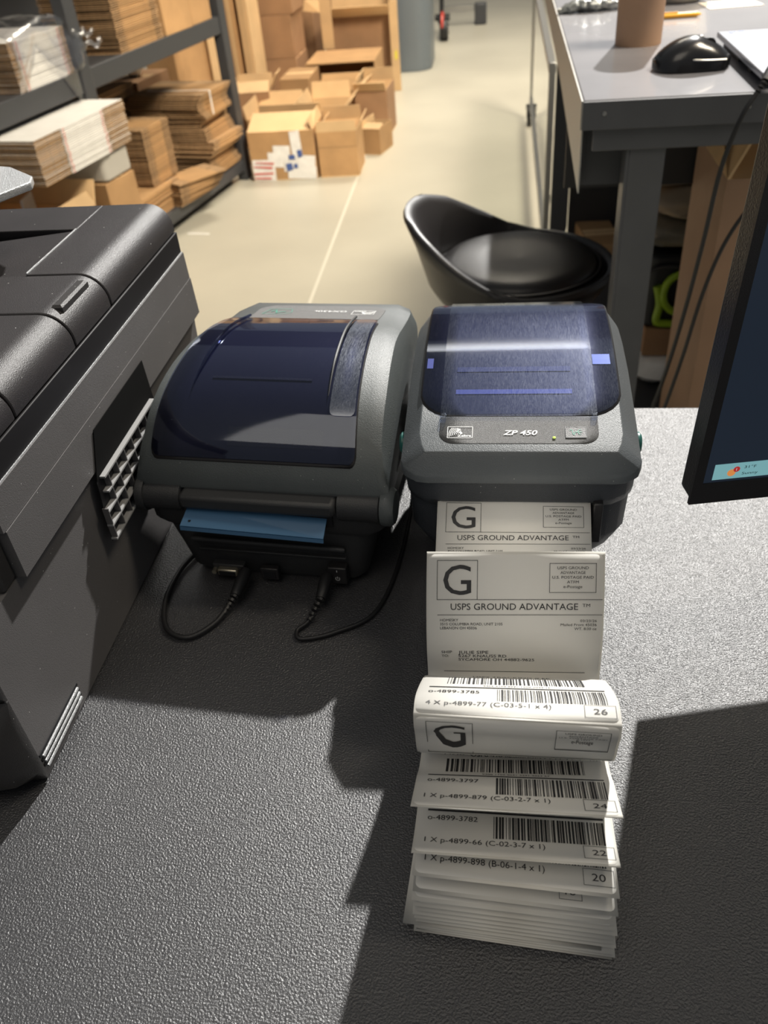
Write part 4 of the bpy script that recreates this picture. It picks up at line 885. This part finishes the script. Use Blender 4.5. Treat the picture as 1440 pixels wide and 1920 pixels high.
# plastic wrap over the middle-shelf white bundle
b=MB(); N1,N2=26,22; Vv=[];Ff=[]
for i in range(N1+1):
    for j_ in range(N2+1):
        u=i/N1; v=j_/N2                     # u across shelf depth (0 back ..1 front and down), v along y
        y=-1.36+.36*v; 
        if u<.6: x=-.33+.345*(u/.6); z=ZM+.150+.03*math.sin(PI*v)
        else: x=.014+.012*math.sin((u-.6)*9+v*5); z=ZM+.150-(u-.6)/.4*.15*(.35+.65*abs(math.cos(v*4)))
        nn=noise.noise((x*16,y*16,z*16)); n2=noise.noise((x*45,y*45,z*45+4))
        Vv.append(T@Vector((x+max(0,nn)*.02+.004*n2,y+.012*nn,z+.022*abs(nn)+.008*abs(n2))))
for i in range(N1):
    for j_ in range(N2): a=i*(N2+1)+j_; Ff.append((a,a+1,a+N2+2,a+N2+1))
o=mesh('plastic_wrap',Vv,Ff,'wrap',smooth=70); tag(o,'crumpled clear plastic wrap over the white bundle on the middle shelf','wrap')
for q,(y,z,dx) in enumerate(((-1.02,.80,.02),(-1.00,.765,.03))):
    Pp=[T@Vector((.0+dx*(k_/6)+.006*math.sin(k_*2+q),y+.012*k_,z+.008*math.sin(k_*1.7+q)+.012*(k_%2))) for k_ in range(9)]
    MBt=MB().tube(crom(Pp,4),.0075,7); t_=MBt.build('wrap_twist','wrap',None,smooth=70); t_.parent=o; t_.matrix_parent_inverse=Matrix()
b=MB().add([T@Vector(p) for p in ((.010,-1.13,.700),(.012,-1.05,.715),(.014,-1.055,.635),(.016,-1.075,.618))],[(0,1,2,3)]).build('wrap_tail','wrap',solid=.0006); b.parent=o
# strapping on two bundles
def strap(label,x,y,z0,z1,m='tape'):
    o=MB().box(-.30,.004,-.004,.004,z1,z1+.001).box(.003,.005,-.004,.004,z0,z1+.001).build('strap',m,loc=T@Vector((x,y,0)),rot=(0,0,ea)); tag(o,label,'strap')
strap('pale plastic strap round the tall slumped stack',.02,-.17,.36,.455)
b=MB().box(-.05,.05,-.006,.006,0,.002).build('paper_scrap','white_card',loc=T@Vector((.10,-.64,.0)),rot=(0,0,-.15)); tag(b,'white paper scrap on the floor at the near end of the rack','paper')
# ------------------------------------------------------------------ bin, pallet jack
bn=empty('waste_bin','large blue-grey plastic bin behind the cardboard pile','bin',(-.70,6.62,0))
b=MB(); b.loft([rrect(-.185*s_,.185*s_+.02,-.22*s_,.25*s_,.11,z,6) for s_,z in ((.97,.0005),(1,.02),(1.04,.85),(1.09,.86),(1.09,.90))]); b.build('tub','bin',bn,smooth=40)
MB().box(.19,.215,-.05,.05,.74,.80).build('handle','bin',bn,bevel=.005)
pj=empty('pallet_jack','pallet jack with red-rimmed black wheel beyond the grey bin','trolley',(-.50,7.52,0))
b=MB(); b.lathe([(.02,-.03),(.075,-.03),(.08,-.015),(.08,.015),(.075,.03),(.02,.03)],(.03,0,.0815),26,axis='x'); b.build('wheel','black',pj,smooth=40)
b=MB(); b.lathe([(.085,-.012),(.098,-.006),(.098,.006),(.085,.012)],(.02,.02,.100),26,axis='x'); b.build('wheel_rim','red_wheel',pj,smooth=40)
b=MB(); b.tube([(.0,.25,.16),(0,.05,.12)],.02,8); b.tube([(0,.25,.1),(0,.3,.45)],.018,8); b.tube([(-.06,.3,.12),(.06,.3,.12)],.025,8); b.build('chassis','black',pj)
for x in (.30,): MB().box(x-.05,x+.05,.62,.70,.0,.16).build('fork_end','dark_metal',pj,bevel=.01)
MB().box(.0,.30,.66,.70,.10,.15).build('cross_bar','metal',pj)
# ------------------------------------------------------------------ glass rack on castors left of the bench
gr=empty('glass_cart','wheeled frame holding a clear glass sheet left of the workbench','cart',(.15,3.86,0))
g=lambda n_,m,*bx_,**k_: MB().box(*bx_).build(n_,m,gr,**k_)
for y in (1.10,-.92): g('upright','metal',-.010,.010,y-.012,y+.012,.09,.66,bevel=.002)
g('bottom_rail','metal',-.012,.012,-.93,1.11,.095,.120,bevel=.002); g('top_rail','metal',-.012,.012,-.93,1.11,.630,.652,bevel=.002)
g('glass_pane','sheet_glass',-.003,.003,-.91,1.09,.121,.629)
g('upright','bench_edge',.040,.060,-1.10,-1.08,.20,.74,bevel=.002); pass
pass
for x,y in ((.075,-.20),(-.012,1.02),(.03,-1.0)):
    cs=MB().box(x-.018,x+.018,y-.012,y+.012,.075,.10).build('castor','dark_metal',gr)
    MB().lathe([(.008,-.012),(.045,-.012),(.048,-.006),(.048,.006),(.045,.012),(.008,.012)],(x,y-.02,.0485),22,axis='x').build('castor_wheel','black',cs,smooth=40)
    MB().box(x-.016,x-.013,y-.045,y+.01,.04,.09).build('castor_fork','metal',cs)
# ------------------------------------------------------------------ things under the bench
carton('cardboard_box','small brown parcel on the bench lower shelf left of the grey leg',.240,.345,2.47,2.68,.1705,.255,rz=.12)
tc_=carton('cardboard_box','tall brown carton leaning out beside the monitor under the workbench',.335,.72,1.345,1.58,.1705,.785,m='tube',mi='card_in',flaps={'f':(-66,.10),'l':(-25,.09),'b':(-20,.07)})
Ii=Ink(); Ii.frame(-.172,-.110,.165,.250,.003,1)
for q in range(4): Ii.rect(-.165+.013*q,-.157+.013*q,.180,.235)
Ii.build('printed_panel','card_dk',tc_,lambda u,v:Vector((u,-.1185,v)))
Ii=Ink()
for q in range(4):
    for r2 in range(9): Ii.rect(-.150+.022*q,-.134+.022*q,.405+.013*r2-.012*q,.412+.013*r2-.012*q)
Ii.build('printed_bars','card_in',tc_,lambda u,v:Vector((u,-.1185,v)))
o=MB().box(-.03,.03,-.0008,.0008,0,.006).build('tape_edge','tape',tc_,loc=(-.12,-.119,.607),rot=(0,.45,0))
def blob(name,label,cat,m,loc,sx,sy,sz,seed,amp=.25,rz=0,group=None):
    b=MB(); rg=[]
    for q in range(11):
        t=q/10; s_=max(.12,math.sin(PI*min(.97,max(.0,t*.86+.07)))**.45)
        rg.append([Vector((sx*s_*math.copysign(abs(math.cos(a))**.7,math.cos(a))*(1+amp*noise.noise((q*.35,a,seed))),sy*s_*math.copysign(abs(math.sin(a))**.7,math.sin(a))*(1+amp*noise.noise((a,q*.35,seed+7))),sz*(t+.05*amp*noise.noise((a*2,q,seed))*(0 if q==0 else 1)))) for a in [2*PI*j_/20 for j_ in range(20)]])
    o=b.loft(rg).build(name,m,smooth=60,loc=loc,rot=(0,0,rz)); return tag(o,label,cat,group)
blob('padded_mailer','pale crumpled plastic bag lowest under the bench, right of the grey leg','bag','tape',(.41,1.86,.171),.11,.10,.075,2,.5)
carton('cardboard_box','brown and red carton on the pale bag under the bench',.325,.52,1.80,2.02,.247,.315,m='card_dk',tape='red_print')
cs=empty('tool_case','black tool bag with a lime green ring handle under the workbench','bag',(.415,1.90,.3165))
MB().loft([rrect(-.105,.12,-.09,.10,.03,z) for z in (0,.02,.15,.165)]).build('case','black',cs,bevel=.006)
MB().tube([Vector((-.025+.036*math.cos(2*PI*q/24),-.102,.085+.044*math.sin(2*PI*q/24))) for q in range(25)],.0085,8,caps=False).build('ring_handle','lime',cs,smooth=60)
MB().tube(crom([(-.075,-.096,.10),(-.065,-.098,.06),(-.068,-.098,.02),(-.05,-.098,.012),(.03,-.098,.010)],5),.009,8).build('strap','lime',cs,smooth=60)
MB().tube([Vector((-.055+.045*math.cos(PI*q/12),-.098,.125+.02*math.sin(PI*q/12))) for q in range(13)],.004,8).build('strap_edge','plastic_dark',cs,smooth=60)
blob('parcel_bag','olive-brown crumpled mailer bag on top of the black tool bag','bag','olive',(.41,1.90,.4845),.10,.09,.05,4,.5)
blob('parcel_bag','buff paper mailer topmost in the heap under the bench','bag','mailer',(.43,1.93,.534),.10,.08,.055,9,.4)
o=MB().box(-.06,.06,-.05,.05,0,.012).build('folded_card','mailer',loc=(.38,1.98,.592),rot=(0,0,.1),bevel=.002); tag(o,'flat buff card with red and green print on the buff mailer','cardboard')
for m,x in (('red_print',.03),('green_print',.045)): MB().box(x-.012,x+.012,-.0505,-.0500,.002,.010).build('colour_print',m,o)
